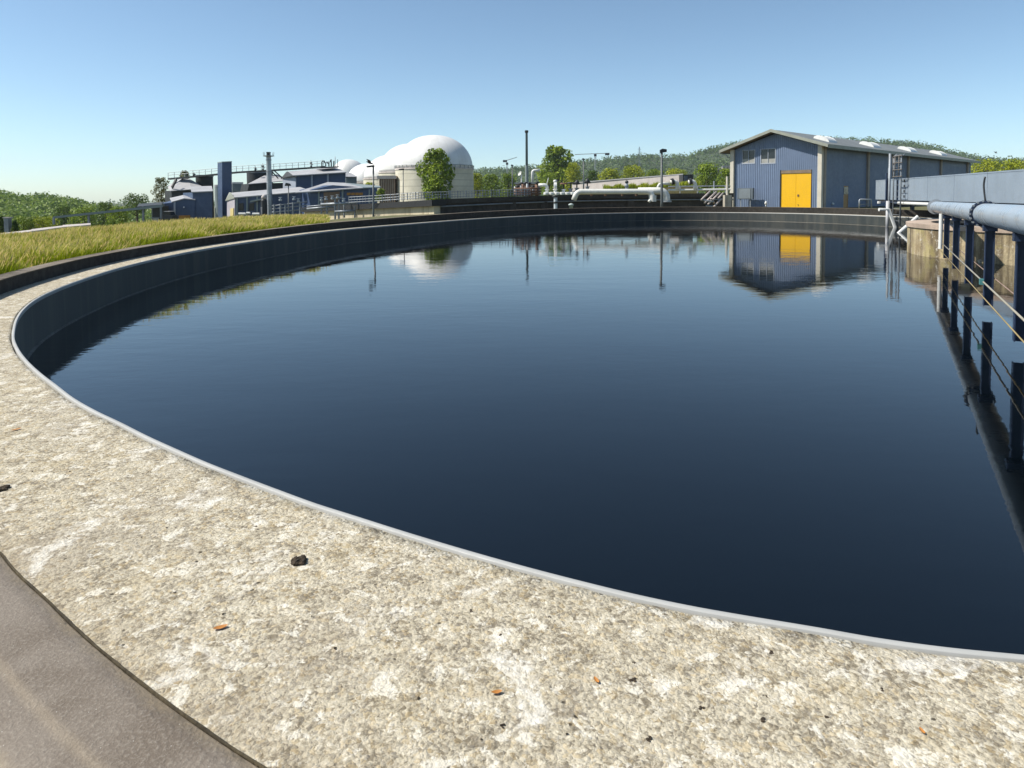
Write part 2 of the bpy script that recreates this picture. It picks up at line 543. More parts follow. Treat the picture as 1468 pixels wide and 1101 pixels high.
def tank_paint():
    t = NT('shade_darkened_tank_wall')
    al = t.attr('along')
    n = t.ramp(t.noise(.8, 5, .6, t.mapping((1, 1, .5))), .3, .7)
    c = t.mix(n, (.020, .025, .024), (.038, .044, .041))  # dark wall colour, deepened further to stand in for shade on the far side
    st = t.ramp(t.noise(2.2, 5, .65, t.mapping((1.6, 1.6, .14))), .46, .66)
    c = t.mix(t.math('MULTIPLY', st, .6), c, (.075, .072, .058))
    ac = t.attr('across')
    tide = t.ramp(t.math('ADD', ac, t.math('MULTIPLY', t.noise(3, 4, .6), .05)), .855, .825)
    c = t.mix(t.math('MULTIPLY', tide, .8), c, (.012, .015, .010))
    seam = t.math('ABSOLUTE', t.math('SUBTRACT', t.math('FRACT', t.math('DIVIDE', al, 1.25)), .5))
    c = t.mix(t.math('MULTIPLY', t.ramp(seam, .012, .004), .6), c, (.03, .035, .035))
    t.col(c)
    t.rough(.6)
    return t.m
M['rim'] = rim_concrete()
M['cap'] = cap_coat()
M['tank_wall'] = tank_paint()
M['joint'] = simple('dark_mossy_joint', (.06, .045, .022), .95, .5, 9, streak=0, bump=.6, bscale=90)
M['ledge'] = simple('pale_scum_line', (.075, .07, .055), .7, .3, 2, streak=0)

tank = thing('settling_tank', 'large round concrete settling tank with a lichen covered rim around dark water', 'tank', (7, 24, 0))
jag = lambda amp, seed: np.convolve(np.tile(np.random.RandomState(seed).uniform(-1, 1, NE), 3), np.ones(3) / 3, 'same')[NE:2 * NE] * amp
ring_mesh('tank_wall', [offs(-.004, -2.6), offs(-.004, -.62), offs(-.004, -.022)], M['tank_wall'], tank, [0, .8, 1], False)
ring_mesh('water_line_ledge', [offs(-.004, -.57), offs(-.03, -.565), offs(-.032, -.528), offs(-.004, -.52)], M['ledge'], tank, [0, .3, .7, 1])
ring_mesh('edge_strip', [offs(-.006, -.04), offs(-.009, -.02), offs(-.008, .003), offs(-.006, .005), offs(.011, .004), offs(.013, .002), offs(.014, -.03)],
          M['steel_strip'] if 'steel_strip' in M else simple('pale_metal_edge_strip', (.36, .36, .345), .6, .08, 2.5, streak=0), tank, [0, .1, .2, .3, .8, .9, 1], False)
rr = [offs(.015, -.05), offs(.020 + jag(.006, 1), -.012), offs(.028 + jag(.006, 2), .002 + jag(.002, 3))]
ac = [0, .01, .02]
for q in np.linspace(.08, 1, 14):
    rr.append(offs(RW * q, 0.0 + .0015 * math.sin(q * 9)))
    ac.append(q)
ring_mesh('rim', rr, M['rim'], tank, ac)
wq = .27
ring_mesh('parapet_face', [offs(RW, -.06), offs(RW, CAPZ - .012)], simple('shade_dark_parapet_face', (.02, .017, .013), .9, .35, .8, streak=.5, bump=.2), tank, [0, 1], False)  # inner face gets its own near-black colour to stand in for shade
par = ring_mesh('parapet', [offs(RW + .003, CAPZ - .012), offs(RW + .0035, CAPZ - .006), offs(RW + .009, CAPZ)] +
          [offs(RW + wq * q, CAPZ + .004 * math.sin(q * 3.1)) for q in (.2, .4, .6, .8)] +
          [offs(RW + wq - .016, CAPZ), offs(RW + wq - .003, CAPZ - .008), offs(RW + wq, CAPZ - .03), offs(RW + wq, -1.2)],
          M['cap'], tank, [0, .02, .06, .2, .4, .6, .8, .94, .98, 1.02, 1.1])
par['label'] = 'grey brown coated parapet along the outside of the rim'
ring_mesh('joint', [offs(RW - .004, CAPZ - .014), offs(RW - .0015 + jag(.0015, 5), CAPZ - .006), offs(RW + jag(.002, 6), CAPZ + .0005), offs(RW + .003 + jag(.003, 7), CAPZ + .0005), offs(RW + .0035, CAPZ - .006)],
          M['joint'], tank, [0, .3, .5, .7, 1])

# --- water
def water_mat():
    t = NT('dark_clear_water')
    t.col((.0012, .0025, .004))
    t.rough(.015)
    t.b.inputs['IOR'].default_value = 1.42
    v = t.mapping((.55, 1.0, 1))
    a = t.noise(5.5, 3, .55, v, .3)
    b = t.noise(1.3, 2, .5, t.mapping((.4, 1, 1)))
    patch = t.ramp(t.noise(.10, 2, .5), .35, .65, .35, 1)
    h = t.math('ADD', t.math('MULTIPLY', a, .5), b)
    t.bump(t.math('MULTIPLY', h, patch), .085, .05)
    return t.m
M['water'] = water_mat()
wp = offs(-.001, WATER)
raw_w = raw_mesh('water', wp, np.arange(NE)[::-1], [NE], M['water'], base=(7, 24, WATER))
tag(raw_w, 'dark still water filling the settling tank', kind='structure')

# ------------------------------------------------------------------ terrain
XE = np.array([[0, -9.2], [8, -9.4], [13.7, -10.0], [18, -11.3], [20.6, -11.1], [24.5, -10.6], [29, -10.0], [34, -9.2], [40, -8.2], [60, 3], [87, 16], [130, 42], [400, 150]], float)
def zg(x, y):
    x, y = np.asarray(x, float), np.asarray(y, float)
    xe = np.interp(y, XE[:, 0], XE[:, 1])
    d = np.maximum(xe - x, 0)
    z = -1.3 * sstep(d, 0, 9)
    z = z - 11 * sstep(d, 45, 260) * (x < -20)
    z = z - 3.5 * sstep(d, 25, 60) * (y > 30)
    return z + .02
base = offs(RW + wq - .03, -.03)[:, :2]
cen = np.array([7., 24.])
step = 4
bs = base[::step]
dirs = bs - cen
dirs /= np.hypot(*dirs.T)[:, None]
dd = [0, .15, .4, .8, 1.5, 2.5, 4, 6, 8, 10, 13, 17, 22, 30, 40, 55, 75, 100, 140, 190, 260, 350, 480, 700, 1100, 1700, 2400]
rg = np.random.RandomState(3)
vs = []
for d in dd:
    p = bs + dirs * d
    z = zg(p[:, 0], p[:, 1])
    if 0 < d < 40: z = z + rg.uniform(-.015, .015, len(z))
    vs.append(np.concatenate([p, z[:, None]], 1))
nb = len(bs)
i = np.arange(nb)
j = (i + 1) % nb
f = np.concatenate([np.stack([r * nb + i, r * nb + j, (r + 1) * nb + j, (r + 1) * nb + i], 1) for r in range(len(dd) - 1)])
t = NT('grassy_earth')
n1 = t.ramp(t.noise(.35, 5, .65), .35, .65)
n2 = t.ramp(t.noise(6, 5, .7), .4, .65)
c = t.mix(n1, (.085, .095, .022), (.15, .125, .055))
c = t.mix(t.math('MULTIPLY', n2, .6), c, (.05, .045, .02))
t.col(c)
t.rough(.95)
t.bump(t.noise(9, 5, .7), .8, .05)
gr = raw_mesh('ground', np.concatenate(vs), f.ravel(), np.full(len(f), 4), t.m, base=(0, 0, 0), smooth=True)
tag(gr, 'grassy ground around the tank', kind='structure')

# ------------------------------------------------------------------ meadow grass beside the parapet
def grass_mat():
    t = NT('meadow_grass')
    h = t.attr('tone')
    geo = t.n('ShaderNodeNewGeometry')
    n = t.ramp(t.noise(.8, 3, .6, geo.outputs['Position']), .35, .65)
    g = t.mix(n, (.20, .275, .010), (.31, .36, .012))
    dry = t.mix(n, (.56, .42, .15), (.68, .54, .24))
    c = t.mix(t.ramp(h, .58, 1.0), g, dry)
    t.col(c)
    t.rough(.7)
    t.b.inputs['Specular IOR Level'].default_value = .2
    tr = t.n('ShaderNodeBsdfTranslucent')
    t.l(c, tr.inputs[0])
    mx = t.n('ShaderNodeMixShader')
    mx.inputs[0].default_value = .35
    t.l(t.b.outputs[0], mx.inputs[1])
    t.l(tr.outputs[0], mx.inputs[2])
    t.l(mx.outputs[0], t.out.inputs[0])
    return t.m
def blades(xy, z, hgt, wid, seed, name, mat, label, heads=.5, drybase=0.):
    rs = np.random.RandomState(seed)
    n = len(xy)
    yaw = rs.uniform(0, 2 * np.pi, n)
    lean = rs.normal(0, .20, (n, 2)) + np.array([.16, -.03])
    wv = np.stack([np.cos(yaw), np.sin(yaw)], 1) * (wid * rs.uniform(.6, 1.3, n))[:, None]
    h = hgt * rs.uniform(.65, 1.12, n)
    V_, T_ = [], []
    hd = (rs.uniform(0, 1, n) < heads)
    lv = [0, .45, .8, 1.0]
    wf = [1, .8, .5, .12]
    off = rs.uniform(-.12, .12, n) + drybase
    for k, (a, w) in enumerate(zip(lv, wf)):
        w = np.where(hd & (k == 2), 1.7, np.where(hd & (k == 1), .45, w))
        c = xy + lean * (h * a ** 1.7)[:, None]
        zz = z + h * a * (1 - .12 * a)
        for s in (-1, 1):
            V_.append(np.concatenate([c + wv * (s * w / 2)[:, None], zz[:, None]], 1))
            T_.append(np.clip(a * np.where(hd, 1.0, .72) + off, 0, 1))
    v = np.stack(V_, 1).reshape(-1, 3)
    tn = np.stack(T_, 1).ravel()
    b = np.arange(n)[:, None] * 8
    f = np.concatenate([np.stack([b[:, 0] + 2 * k, b[:, 0] + 2 * k + 1, b[:, 0] + 2 * k + 3, b[:, 0] + 2 * k + 2], 1) for k in range(3)])
    o = raw_mesh(name, v, f.ravel(), np.full(len(f), 4), mat, attrs={'tone': tn}, base=(float(xy[:, 0].mean()), float(xy[:, 1].mean()), 0))
    return tag(o, label, kind='stuff')
OUT = offs(RW + wq + .01, 0)[:, :2]
def clear_of_tank(p, lo, hi):
    keep = np.zeros(len(p), bool)
    for a in range(0, len(p), 4000):
        q = p[a:a + 4000]
        d2 = ((q[:, None, :] - OUT[None, ::3]) ** 2).sum(2)
        k = d2.argmin(1)
        side = ((q - OUT[::3][k]) * NRM[::3][k]).sum(1)
        dm = np.sqrt(d2.min(1))
        keep[a:a + 4000] = (side > 0) & (dm > lo) & (dm < hi)
    return keep
rs = np.random.RandomState(11)
pts = []
for (x0, x1, y0, y1, den) in ((-13.2, -5, 6, 14, 800), (-14, -6, 14, 22, 640), (-14.5, -6, 22, 30, 480), (-13.5, -5, 30, 42, 320)):
    n = int((x1 - x0) * (y1 - y0) * den)
    p = np.stack([rs.uniform(x0, x1, n), rs.uniform(y0, y1, n)], 1)
    xe = np.interp(p[:, 1], XE[:, 0], XE[:, 1])
    p = p[p[:, 0] > xe - 2.5 + rs.uniform(-.5, .5, n)]
    pts.append(p)
for (x0, x1, y0, y1, den) in ((-10, -4, 2, 6.5, 500), (-24, -9, 2, 32, 70)):       # thinner growth around it
    n = int((x1 - x0) * (y1 - y0) * den)
    pts.append(np.stack([rs.uniform(x0, x1, n), rs.uniform(y0, y1, n)], 1))
pts = np.concatenate(pts)
pts = pts[clear_of_tank(pts, .02, 17)]
pts = pts[(pts[:, 0] / pts[:, 1] < -.262 - rs.uniform(0, .02, len(pts)))]
patch = np.sin(pts[:, 0] * 1.9 + 2 * np.sin(pts[:, 1] * .7)) * np.sin(pts[:, 1] * 1.3 + 1.5 * np.sin(pts[:, 0]))
hh = .47 + .07 * patch
d = np.sqrt(((pts[:, None, :] - OUT[None, ::24]) ** 2).sum(2)).min(1)
hh = hh * (.45 + .55 * sstep(d, 0, .9))
hh = hh * (1 - .35 * sstep(pts[:, 1], 26, 38))
M['grass'] = grass_mat()
blades(pts, zg(pts[:, 0], pts[:, 1]), hh, .0065 + .00036 * pts[:, 1], 5, 'meadow_grass', M['grass'],
       'tall seeding meadow grass behind the parapet', .5, .02)
# a few weeds at the near left corner outside the parapet
n = 900
k = rs.randint(0, NE, n * 6)
k = k[(DIST[k] < 4)][:n]
q = OUT[k] + NRM[k] * rs.uniform(.01, .5, len(k))[:, None]
blades(q, zg(q[:, 0], q[:, 1]), np.full(len(q), .14), .008, 9, 'weeds', M['grass'], 'short weeds along the outside foot of the parapet', .1)

# ------------------------------------------------------------------ loose dirt on the rim
def clod(name, c, r, n, seed, mat, flat=.55):
    q = random.Random(seed)
    mb = MB()
    for k in range(n):
        a = q.uniform(0, 6.3)
        d = r * q.uniform(0, .8)
        s = r * q.uniform(.25, .5)
        o = Vector((c[0] + d * math.cos(a), c[1] + d * math.sin(a), c[2] + s * flat * .6))
        bm = bmesh.new()
        bmesh.ops.create_icosphere(bm, subdivisions=2, radius=1)
        for v in bm.verts:
            v.co *= q.uniform(.72, 1.2)
            v.co = Vector((v.co.x * s, v.co.y * s, v.co.z * s * flat)) + o
        mb.add([v.co.copy() for v in bm.verts], [[v.index for v in f.verts] for f in bm.faces])
        bm.free()
    return mb.build(name, mat)
g = G(428, 806)
tag(clod('dirt_clod', g, .026, 22, 1, M['soil'], .8), 'largest dark crumbly dirt clod lying in the middle of the pale rim', 'dirt clod')
g = G(2, 702)
tag(clod('dirt_clod', g, .03, 16, 2, M['soil'], .6), 'dark dirt clod lying on the rim by the left border of the photo', 'dirt clod')
leaves = [(23, 616, .024, 'orange leaf fragment lying alone on the pale rim near the left border'),
          (316, 900, .020, 'orange leaf fragment lying on the pale rim below the big dirt clod'),
          (855, 976, .012, 'small orange leaf scrap beside two dark crumbs on the near rim'),
          (712, 993, .014, 'thin pale orange leaf scrap lying left of the small round orange one'),
          (1322, 1049, .010, 'tiny orange leaf scrap lying on the rim near the lower right corner')]
for px, py, s, lb in leaves:
    g = G(px, py, .002)
    a = rnd.uniform(0, 3)
    m = MB()
    ring = []
    for k in range(9):
        u = k / 8 * 2 - 1
        ring.append((u, .42 * (1 - u * u) ** .7))
    ax, ay = V(math.cos(a), math.sin(a), 0), V(-math.sin(a), math.cos(a), 0)
    row = [[g + ax * (u * s) + ay * (w * s * q) + V(0, 0, .001 + .004 * abs(q) * w + .003 * u * u) for u, w in ring] for q in (-1, 0, 1)]
    vs_ = row[0] + row[1] + row[2]
    fs_ = [(r * 9 + k, r * 9 + k + 1, (r + 1) * 9 + k + 1, (r + 1) * 9 + k) for r in range(2) for k in range(8)]
    tag(m.add(vs_, fs_).build('fallen_leaf', M['orange_leaf']), lb, 'leaf', 'orange leaf scraps on the rim')
spots = [(100, 676), (127, 682), (190, 663), (46, 676), (230, 668), (239, 757), (391, 738), (370, 759), (367, 755), (555, 843), (538, 838), (607, 836), (675, 877), (788, 885), (718, 911),
         (908, 975), (1048, 934), (1105, 936), (960, 921), (1020, 918), (1095, 997), (1100, 999), (1093, 1032), (812, 1052), (1187, 1029), (720, 1040), (600, 1000), (480, 930), (250, 850), (690, 1060), (1320, 1033), (1266, 990), (910, 950), (150, 615), (75, 608), (320, 880), (300, 1010), (930, 1060), (1005, 1015)]
for k, (px, py) in enumerate(spots):
    g = G(px, py)
    s = (.005 + .006 * rnd.random() ** 2)
    tag(clod('dirt_crumb', g, s, 5, 20 + k, M['soil'], .5), 'small dark crumb of dirt lying on the pale rim', 'dirt crumb', 'small dirt crumbs scattered on the rim')

# ------------------------------------------------------------------ blue industrial hall behind the tank on the right
HC = V(24.3, 55.0, 0)                       # corner between gable and long side
HU = V(.724, .69, 0).normalized()           # along the long side, away from us
HG = V(-.69, .724, 0).normalized()          # along the gable, to the left
HN, HM = -HU, -HG                           # outward normals of gable and long side
GW, HL = 7.5, 43.5
EZ, AZ = 4.95, 6.15                         # wall top at the eaves, under the ridge
hall = thing('industrial_hall', 'long blue profiled metal hall with a low gable roof and a large yellow door', 'building', tuple(HC))
def hp(u, g, z):                            # along long side, along gable, height
    return HC + HU * u + HG * g + V(0, 0, z)
def roofz(g):
    return EZ + (AZ - EZ) * (1 - abs(g - GW / 2) / (GW / 2))
def unpx(px, py, gable=True):
    """where a photo point meets the gable plane or the long side plane"""
    d, o, n = ray(px, py), V(0, 0, H), (HN if gable else HM)
    q = o + d * ((HC - o).dot(n) / d.dot(n)) - HC
    return (q.dot(HG) if gable else q.dot(HU)), q.z
def rib_wall(mb, a, b, z0, ztop, pitch, place, proud=.035, cuts=()):
    """profiled sheet between a and b: backing sheet with real trapezoid ribs, leaving openings (a,b,z0,z1) free"""
    n = max(1, int((b - a) / pitch))
    for k in range(n + 1):
        c = a + (b - a) * (k + .5) / (n + 1)
        w = pitch * .30
        spans = [(z0, ztop(c) - .02)]
        for ca, cb, cz0, cz1 in cuts:
            if ca - w < c < cb + w:
                spans = [s for lo, hi in spans for s in ((lo, min(hi, cz0)), (max(lo, cz1), hi)) if s[1] - s[0] > .05]
        for lo, hi in spans:
            base_ = [place(c - w, 0, lo), place(c - w * .55, proud, lo), place(c + w * .55, proud, lo), place(c + w, 0, lo)]
            mb.prism(base_, V(0, 0, hi - lo))
gp_ = lambda g, out, z: hp(-out, g, z)       # on the gable
sp_ = lambda u, out, z: hp(u, -out, z)       # on the long side
# openings on the gable from the photo
d0, dz1 = unpx(1119, 244.5)
d1, _ = unpx(1164, 244.5)
w1 = [unpx(1064, 216)[0], unpx(1083, 216)[0], unpx(1072, 235)[1], unpx(1072, 215)[1]]
w2 = [unpx(1090.5, 216)[0], unpx(1112.5, 216)[0], unpx(1100, 235)[1], unpx(1100, 213)[1]]
door = (min(d0, d1), max(d0, d1), 0, dz1)
win = [(min(w[0], w[1]), max(w[0], w[1]), w[2], w[3]) for w in (w1, w2)]
wall = MB()
# gable backing sheet built round the openings
gx = sorted({0.16, GW - .16, door[0], door[1], win[0][0], win[0][1], win[1][0], win[1][1], GW / 2})
for a, b in zip(gx[:-1], gx[1:]):
    m_ = (a + b) / 2
    holes = sorted([(o[2], o[3]) for o in [door] + win if o[0] < m_ < o[1]])
    lo = -.3
    spans = []
    for h0, h1 in holes:
        if h0 > lo: spans.append((lo, h0, None))
        lo = max(lo, h1)
    for s0, s1, _ in spans:
        wall.prism([gp_(a, 0, s0), gp_(b, 0, s0), gp_(b, 0, s1), gp_(a, 0, s1)], HU * .08)
    wall.prism([gp_(a, 0, lo), gp_(b, 0, lo), gp_(b, 0, roofz(b)), gp_(a, 0, roofz(a))], HU * .08)
rib_wall(wall, .16, GW - .16, -.3, roofz, .165, gp_, .03, [door] + win)
sd0, _ = unpx(1209.5, 268, False)
sd1, _ = unpx(1216.5, 268, False)
sdz = unpx(1212, 266.5, False)[1]
sdoor = (sd0, sd1, 0, sdz)
wall.prism([sp_(.16, 0, -.3), sp_(sd0, 0, -.3), sp_(sd0, 0, EZ), sp_(.16, 0, EZ)], HG * .08)
wall.prism([sp_(sd1, 0, -.3), sp_(HL, 0, -.3), sp_(HL, 0, EZ), sp_(sd1, 0, EZ)], HG * .08)
wall.prism([sp_(sd0, 0, sdz), sp_(sd1, 0, sdz), sp_(sd1, 0, EZ), sp_(sd0, 0, EZ)], HG * .08)
rib_wall(wall, .2, HL - .2, -.3, lambda c: EZ, .2, sp_, .03, [sdoor])
wall.prism([hp(HL, 0, -.3), hp(HL, GW, -.3), hp(HL, GW, EZ), hp(HL, GW / 2, AZ), hp(HL, 0, EZ)], -HU * .08)
wall.prism([hp(0.1, GW, -.3), hp(HL, GW, -.3), hp(HL, GW, EZ), hp(.1, GW, EZ)], -HG * .08)
wall.build('wall', M['hall_blue'], hall)
for g in (0, GW):
    MB().box(hp(.06, g, 2.35) + HN * .12, (.34, .34, 5.3), HG, HU).build('corner_column', M['column'], hall, bevel=.015)
pm_ = simple('grey_brown_concrete_pilaster', (.33, .28, .23), .8, .15, 1.2)
for u in (.42, 9.7, 20.3, 31, 41.6):
    MB().box(hp(u, -.09, 2.35), (.42, .2, 5.2), HU, HG).build('pilaster', pm_, hall, bevel=.015)
# roof: two slopes, wide overhang, pale fascia
ov, rv, th = .85, .75, .13
def rz(g):
    return EZ + .16 + (AZ - EZ) * (1 - abs(g - GW / 2) / (GW / 2))
roof = MB()
for s0, s1 in ((-ov, GW / 2), (GW + ov, GW / 2)):
    roof.prism([hp(-rv, s0, rz(s0)), hp(HL + .4, s0, rz(s0)), hp(HL + .4, s1, rz(s1)), hp(-rv, s1, rz(s1))], V(0, 0, th))
rf = roof.build('roof', simple('grey_weathered_roof', (.17, .18, .175), .6, .14, .4, streak=.2), hall)
fa = MB()
for s0, s1 in ((-ov, GW / 2), (GW + ov, GW / 2)):
    fa.prism([hp(-rv - .06, s0, rz(s0) - .08), hp(-rv - .06, s1, rz(s1) - .08), hp(-rv - .06, s1, rz(s1) + .16), hp(-rv - .06, s0, rz(s0) + .16)], HU * .055)
for g in (-ov - .05, GW + ov):
    fa.prism([hp(-rv, g, rz(-ov) - .13), hp(HL + .4, g, rz(-ov) - .13), hp(HL + .4, g, rz(-ov) + .15), hp(-rv, g, rz(-ov) + .15)], HG * .05)
fa.build('fascia', M['fascia'], rf)
so = MB()
for s0, s1 in ((-ov, .0), (GW + ov, GW)):
    so.prism([hp(-rv, s0, rz(s0) - .07), hp(HL + .4, s0, rz(s0) - .07), hp(HL + .4, s1, rz(s1) - .07), hp(-rv, s1, rz(s1) - .07)], V(0, 0, .05))
for s0, s1 in ((0, GW / 2), (GW, GW / 2)):
    so.prism([hp(-rv, s0, rz(s0) - .06), hp(-.01, s0, rz(s0) - .06), hp(-.01, s1, rz(s1) - .06), hp(-rv, s1, rz(s1) - .06)], V(0, 0, .05))
so.build('soffit', M['soffit'], rf)
for u, w in ((3.2, 1.5), (13.2, 1.7), (23.6, 1.9), (34, 1.9)):
    sk = MB()
    ring = []
    for k in range(7):
        a = math.pi * k / 6
        ring.append((1.0 - .66 * math.cos(a), .10 + .36 * math.sin(a)))
    pts_ = [hp(u - w / 2, g, rz(g) + h) for g, h in ring]
    sk.prism(pts_, HU * w)
    for e in (-w / 2 - .06, w / 2):
        sk.prism([hp(u + e, g, rz(g) + h * 1.08) for g, h in ring], HU * .06)
    sk.build('skylight', M['white'], rf, smooth=True, auto=35)
# gutter with its bent downpipe at the left eave
gu = MB()
gu.tube([hp(-rv + .3, GW + ov + .02, rz(-ov) - .12), hp(-rv + .35, GW + .5, EZ - .35), hp(.1, GW + .28, EZ - .75), hp(.1, GW + .28, 0)], .05, 8)
gu.build('downpipe', M['steel'], hall, smooth=True)
# yellow double door in its recess
dr = MB()
dm = (door[0] + door[1]) / 2
for a, b in ((door[0] + .05, dm - .008), (dm + .008, door[1] - .05)):
    dr.prism([gp_(a, -.03, -.2), gp_(b, -.03, -.2), gp_(b, -.03, dz1 - .26), gp_(a, -.03, dz1 - .26)], HU * .05)
dy = dr.build('door', M['yellow'], hall)
dy['label'] = 'bright yellow double door'
fr = MB()
fr.prism([gp_(door[0], .02, dz1 - .25), gp_(door[1], .02, dz1 - .25), gp_(door[1], .02, dz1), gp_(door[0], .02, dz1)], HU * .16)
fr.build('door_header', M['soffit'], dy)
for a in (door[0] - .01, door[1] - .045):
    fr = MB()
    fr.prism([gp_(a, .03, -.2), gp_(a + .055, .03, -.2), gp_(a + .055, .03, dz1 + .03), gp_(a, .03, dz1 + .03)], HU * .1)
    fr.build('door_frame', M['dark'], dy)
hd = MB()
hd.box(gp_(dm - .2, -.02, 1.05), (.12, .06, .16), HG, HU).build('handle', M['rust'], dy)
MB().box(gp_(dm - .2, 0, .3), (.05, .05, .06), HG, HU).build('door_stop', M['rust'], dy)
for k, w in enumerate(win):
    a, b, z0, z1 = w
    fm = MB()
    for q in ((a, b, z0, z0 + .07), (a, b, z1 - .05, z1), (a, a + .06, z0 + .07, z1 - .05), (b - .06, b, z0 + .07, z1 - .05), ((a + b) / 2 - .02, (a + b) / 2 + .02, z0 + .07, z1 - .05)):
        fm.prism([gp_(q[0], .035, q[2]), gp_(q[1], .035, q[2]), gp_(q[1], .035, q[3]), gp_(q[0], .035, q[3])], HU * .1)
    f_ = fm.build('window', M['plant_pale'], hall)
    pn = MB()
    pn.prism([gp_(a + .05, -.02, z0 + .06), gp_(b - .05, -.02, z0 + .06), gp_(b - .05, -.02, z1 - .04), gp_(a + .05, -.02, z1 - .04)], HU * .02)
    pn.build('pane', M['glass'], f_)
    bl = MB()
    bl.prism([gp_(a + .06, -.005, z0 + .06), gp_(b - .06, -.005, z0 + .06), gp_(b - .06, -.005, z0 + .42), gp_(a + .06, -.005, z0 + .42)], HU * .01)
    bl.build('blind', simple('greyish_blind', (.30, .30, .28), .7, .15, 3), f_)
s_ = MB()
s_.prism([sp_(sd0, -.03, -.05), sp_(sd1, -.03, -.05), sp_(sd1, -.03, sdz), sp_(sd0, -.03, sdz)], HG * .04)
sdo = s_.build('side_door', M['orange'], hall)
sdo['label'] = 'narrow ochre side door with a dark window'
s_ = MB()
s_.prism([sp_(sd0 + .08, .005, sdz * .6), sp_(sd1 - .08, .005, sdz * .6), sp_(sd1 - .08, .005, sdz - .08), sp_(sd0 + .08, .005, sdz - .08)], HG * .03)
s_.build('pane', M['glass'], sdo)
lm = MB()
q = unpx(1191.7, 292, False)
lm.lathe([(.02, 0), (.1, .02), (.12, .1), (.05, .2)], sp_(q[0], .12, q[1] - .1), 12)
lm.build('wall_lamp', M['white'], hall, smooth=True)
# cabinet on two posts before the gable
a0, az1 = unpx(1087, 269.5)
a1, az0 = unpx(1064, 285.5)
cab = thing('electrical_cabinet', 'grey cabinet on two thin posts standing before the blue gable wall', 'cabinet', tuple(gp_((a0 + a1) / 2, .8, 0)))
cb = MB()
cb.prism([gp_(a0, .9, az0), gp_(a1, .9, az0), gp_(a1, .9, az1), gp_(a0, .9, az1)], HU * .25)
cb.build('body', simple('grey_cabinet', (.10, .12, .14), .5, .12), cab, bevel=.02)
cb = MB()
cb.prism([gp_(a0 + .22, .93, az0 + .05), gp_(a1 - .22, .93, az0 + .05), gp_(a1 - .22, .93, az1 - .06), gp_(a0 + .22, .93, az1 - .06)], HU * .04)
cb.build('cabinet_door', simple('grey_cabinet_door', (.16, .185, .2), .5, .1), cab)
for s in (.2, .8):
    g_ = a0 + (a1 - a0) * s
    lg = MB()
    lg.box(gp_(g_, .78, az0 / 2 - .1), (.07, .07, az0 + .2), HG, HU)
    lg.build('post', M['dull_steel'], cab)
q = unpx(1102, 291)
lp = thing('bollard_light', 'tiny white capped bollard light by the foot of the blue gable wall', 'lamp', tuple(gp_(q[0], .5, 0)))
MB().lathe([(.05, 0), (.05, .32)], gp_(q[0], .5, 0), 10).build('post', M['steel'], lp, smooth=True)
MB().lathe([(.06, .32), (.11, .36), (.09, .5), (.02, .6)], gp_(q[0], .5, 0), 12).build('lamp_head', M['white'], lp, smooth=True)

# ------------------------------------------------------------------ clad channel bridge crossing above the tank on the right
BL0, BL1 = V(21.2, 40.7, 0), V(12.6, 7.4, 0)
bu = (BL1 - BL0).normalized()
bn = V(bu.y, -bu.x, 0)
if bn.x > 0: bn = -bn                          # outward: to the left, towards the tank
def bat(px):                                   # distance along the bridge seen at photo column px
    d = ray(px, 275)
    k = d.x / d.y
    return (k * BL0.y - BL0.x) / (bu.x - k * bu.y)
def bp(s, o, z):
    return BL0 + bu * s + bn * o + V(0, 0, z)
ZB, ZT = .83, 1.93
br = thing('clad_channel', 'long pale blue metal clad channel carried above the tank rim on the right', 'channel', tuple(bp(17, -.8, .5)))
LB = (BL1 - BL0).length
cuts_ = [(0, bat(1270)), (bat(1273.5), bat(1284.5)), (bat(1288), bat(1298))]
s = bat(1298.8)
while s < LB:
    cuts_.append((s, min(s + 3.3, LB)))
    s += 3.31
for k, (a, b) in enumerate(cuts_):
    m = MB()
    m.prism([bp(a, 0, ZB), bp(b - .012, 0, ZB), bp(b - .012, 0, ZT), bp(a, 0, ZT)], -bn * .05)
    m.prism([bp(a, .012, ZT - .045), bp(b - .012, .012, ZT - .045), bp(b - .012, .012, ZT + .012), bp(a, .012, ZT + .012)], -bn * .09)
    o_ = m.build('cladding_sheet', M['blue_sheet'], br, bevel=.006)
    if k == 2:
        for q in range(4):
            MB().box(bp(b - .18, .012, ZB + .2 + q * .26), (.16, .02, .12), bu, bn).build('slot', M['black'], o_)
        o_['label'] = 'sheet pierced by a column of dark slots'
co = MB()
co.prism([bp(0, -.1, ZB + .02), bp(LB, -.1, ZB + .02), bp(LB, -.1, ZT - .06), bp(0, -.1, ZT - .06)], -bn * 1.3)
co.build('channel_box', M['plant_blue'], br)
be = MB()
be.prism([bp(.1, -.08, ZB - .16), bp(LB, -.08, ZB - .16), bp(LB, -.08, ZB - .01), bp(.1, -.08, ZB - .01)], -bn * .16)
be.prism([bp(.1, -1.2, ZB - .16), bp(LB, -1.2, ZB - .16), bp(LB, -1.2, ZB - .01), bp(.1, -1.2, ZB - .01)], -bn * .16)
be.build('girder', M['navy'], br)
for s, o in ((bat(1262), .06), (bat(1276), .06)):
    bx = MB()
    bx.box(bp(s, o, ZB - .16), (.26, .12, .13), bu, bn)
    bx.build('junction_box', M['white'], br, bevel=.01)
MB().bar(bp(bat(1272), .03, .2), bp(bat(1272), .03, 2.3), .1).build('post', M['navy'], br)
MB().bar(bp(bat(1274.5), .03, 2.0), bp(bat(1274.5), .03, 2.55), .06).build('rod', M['steel'], br)
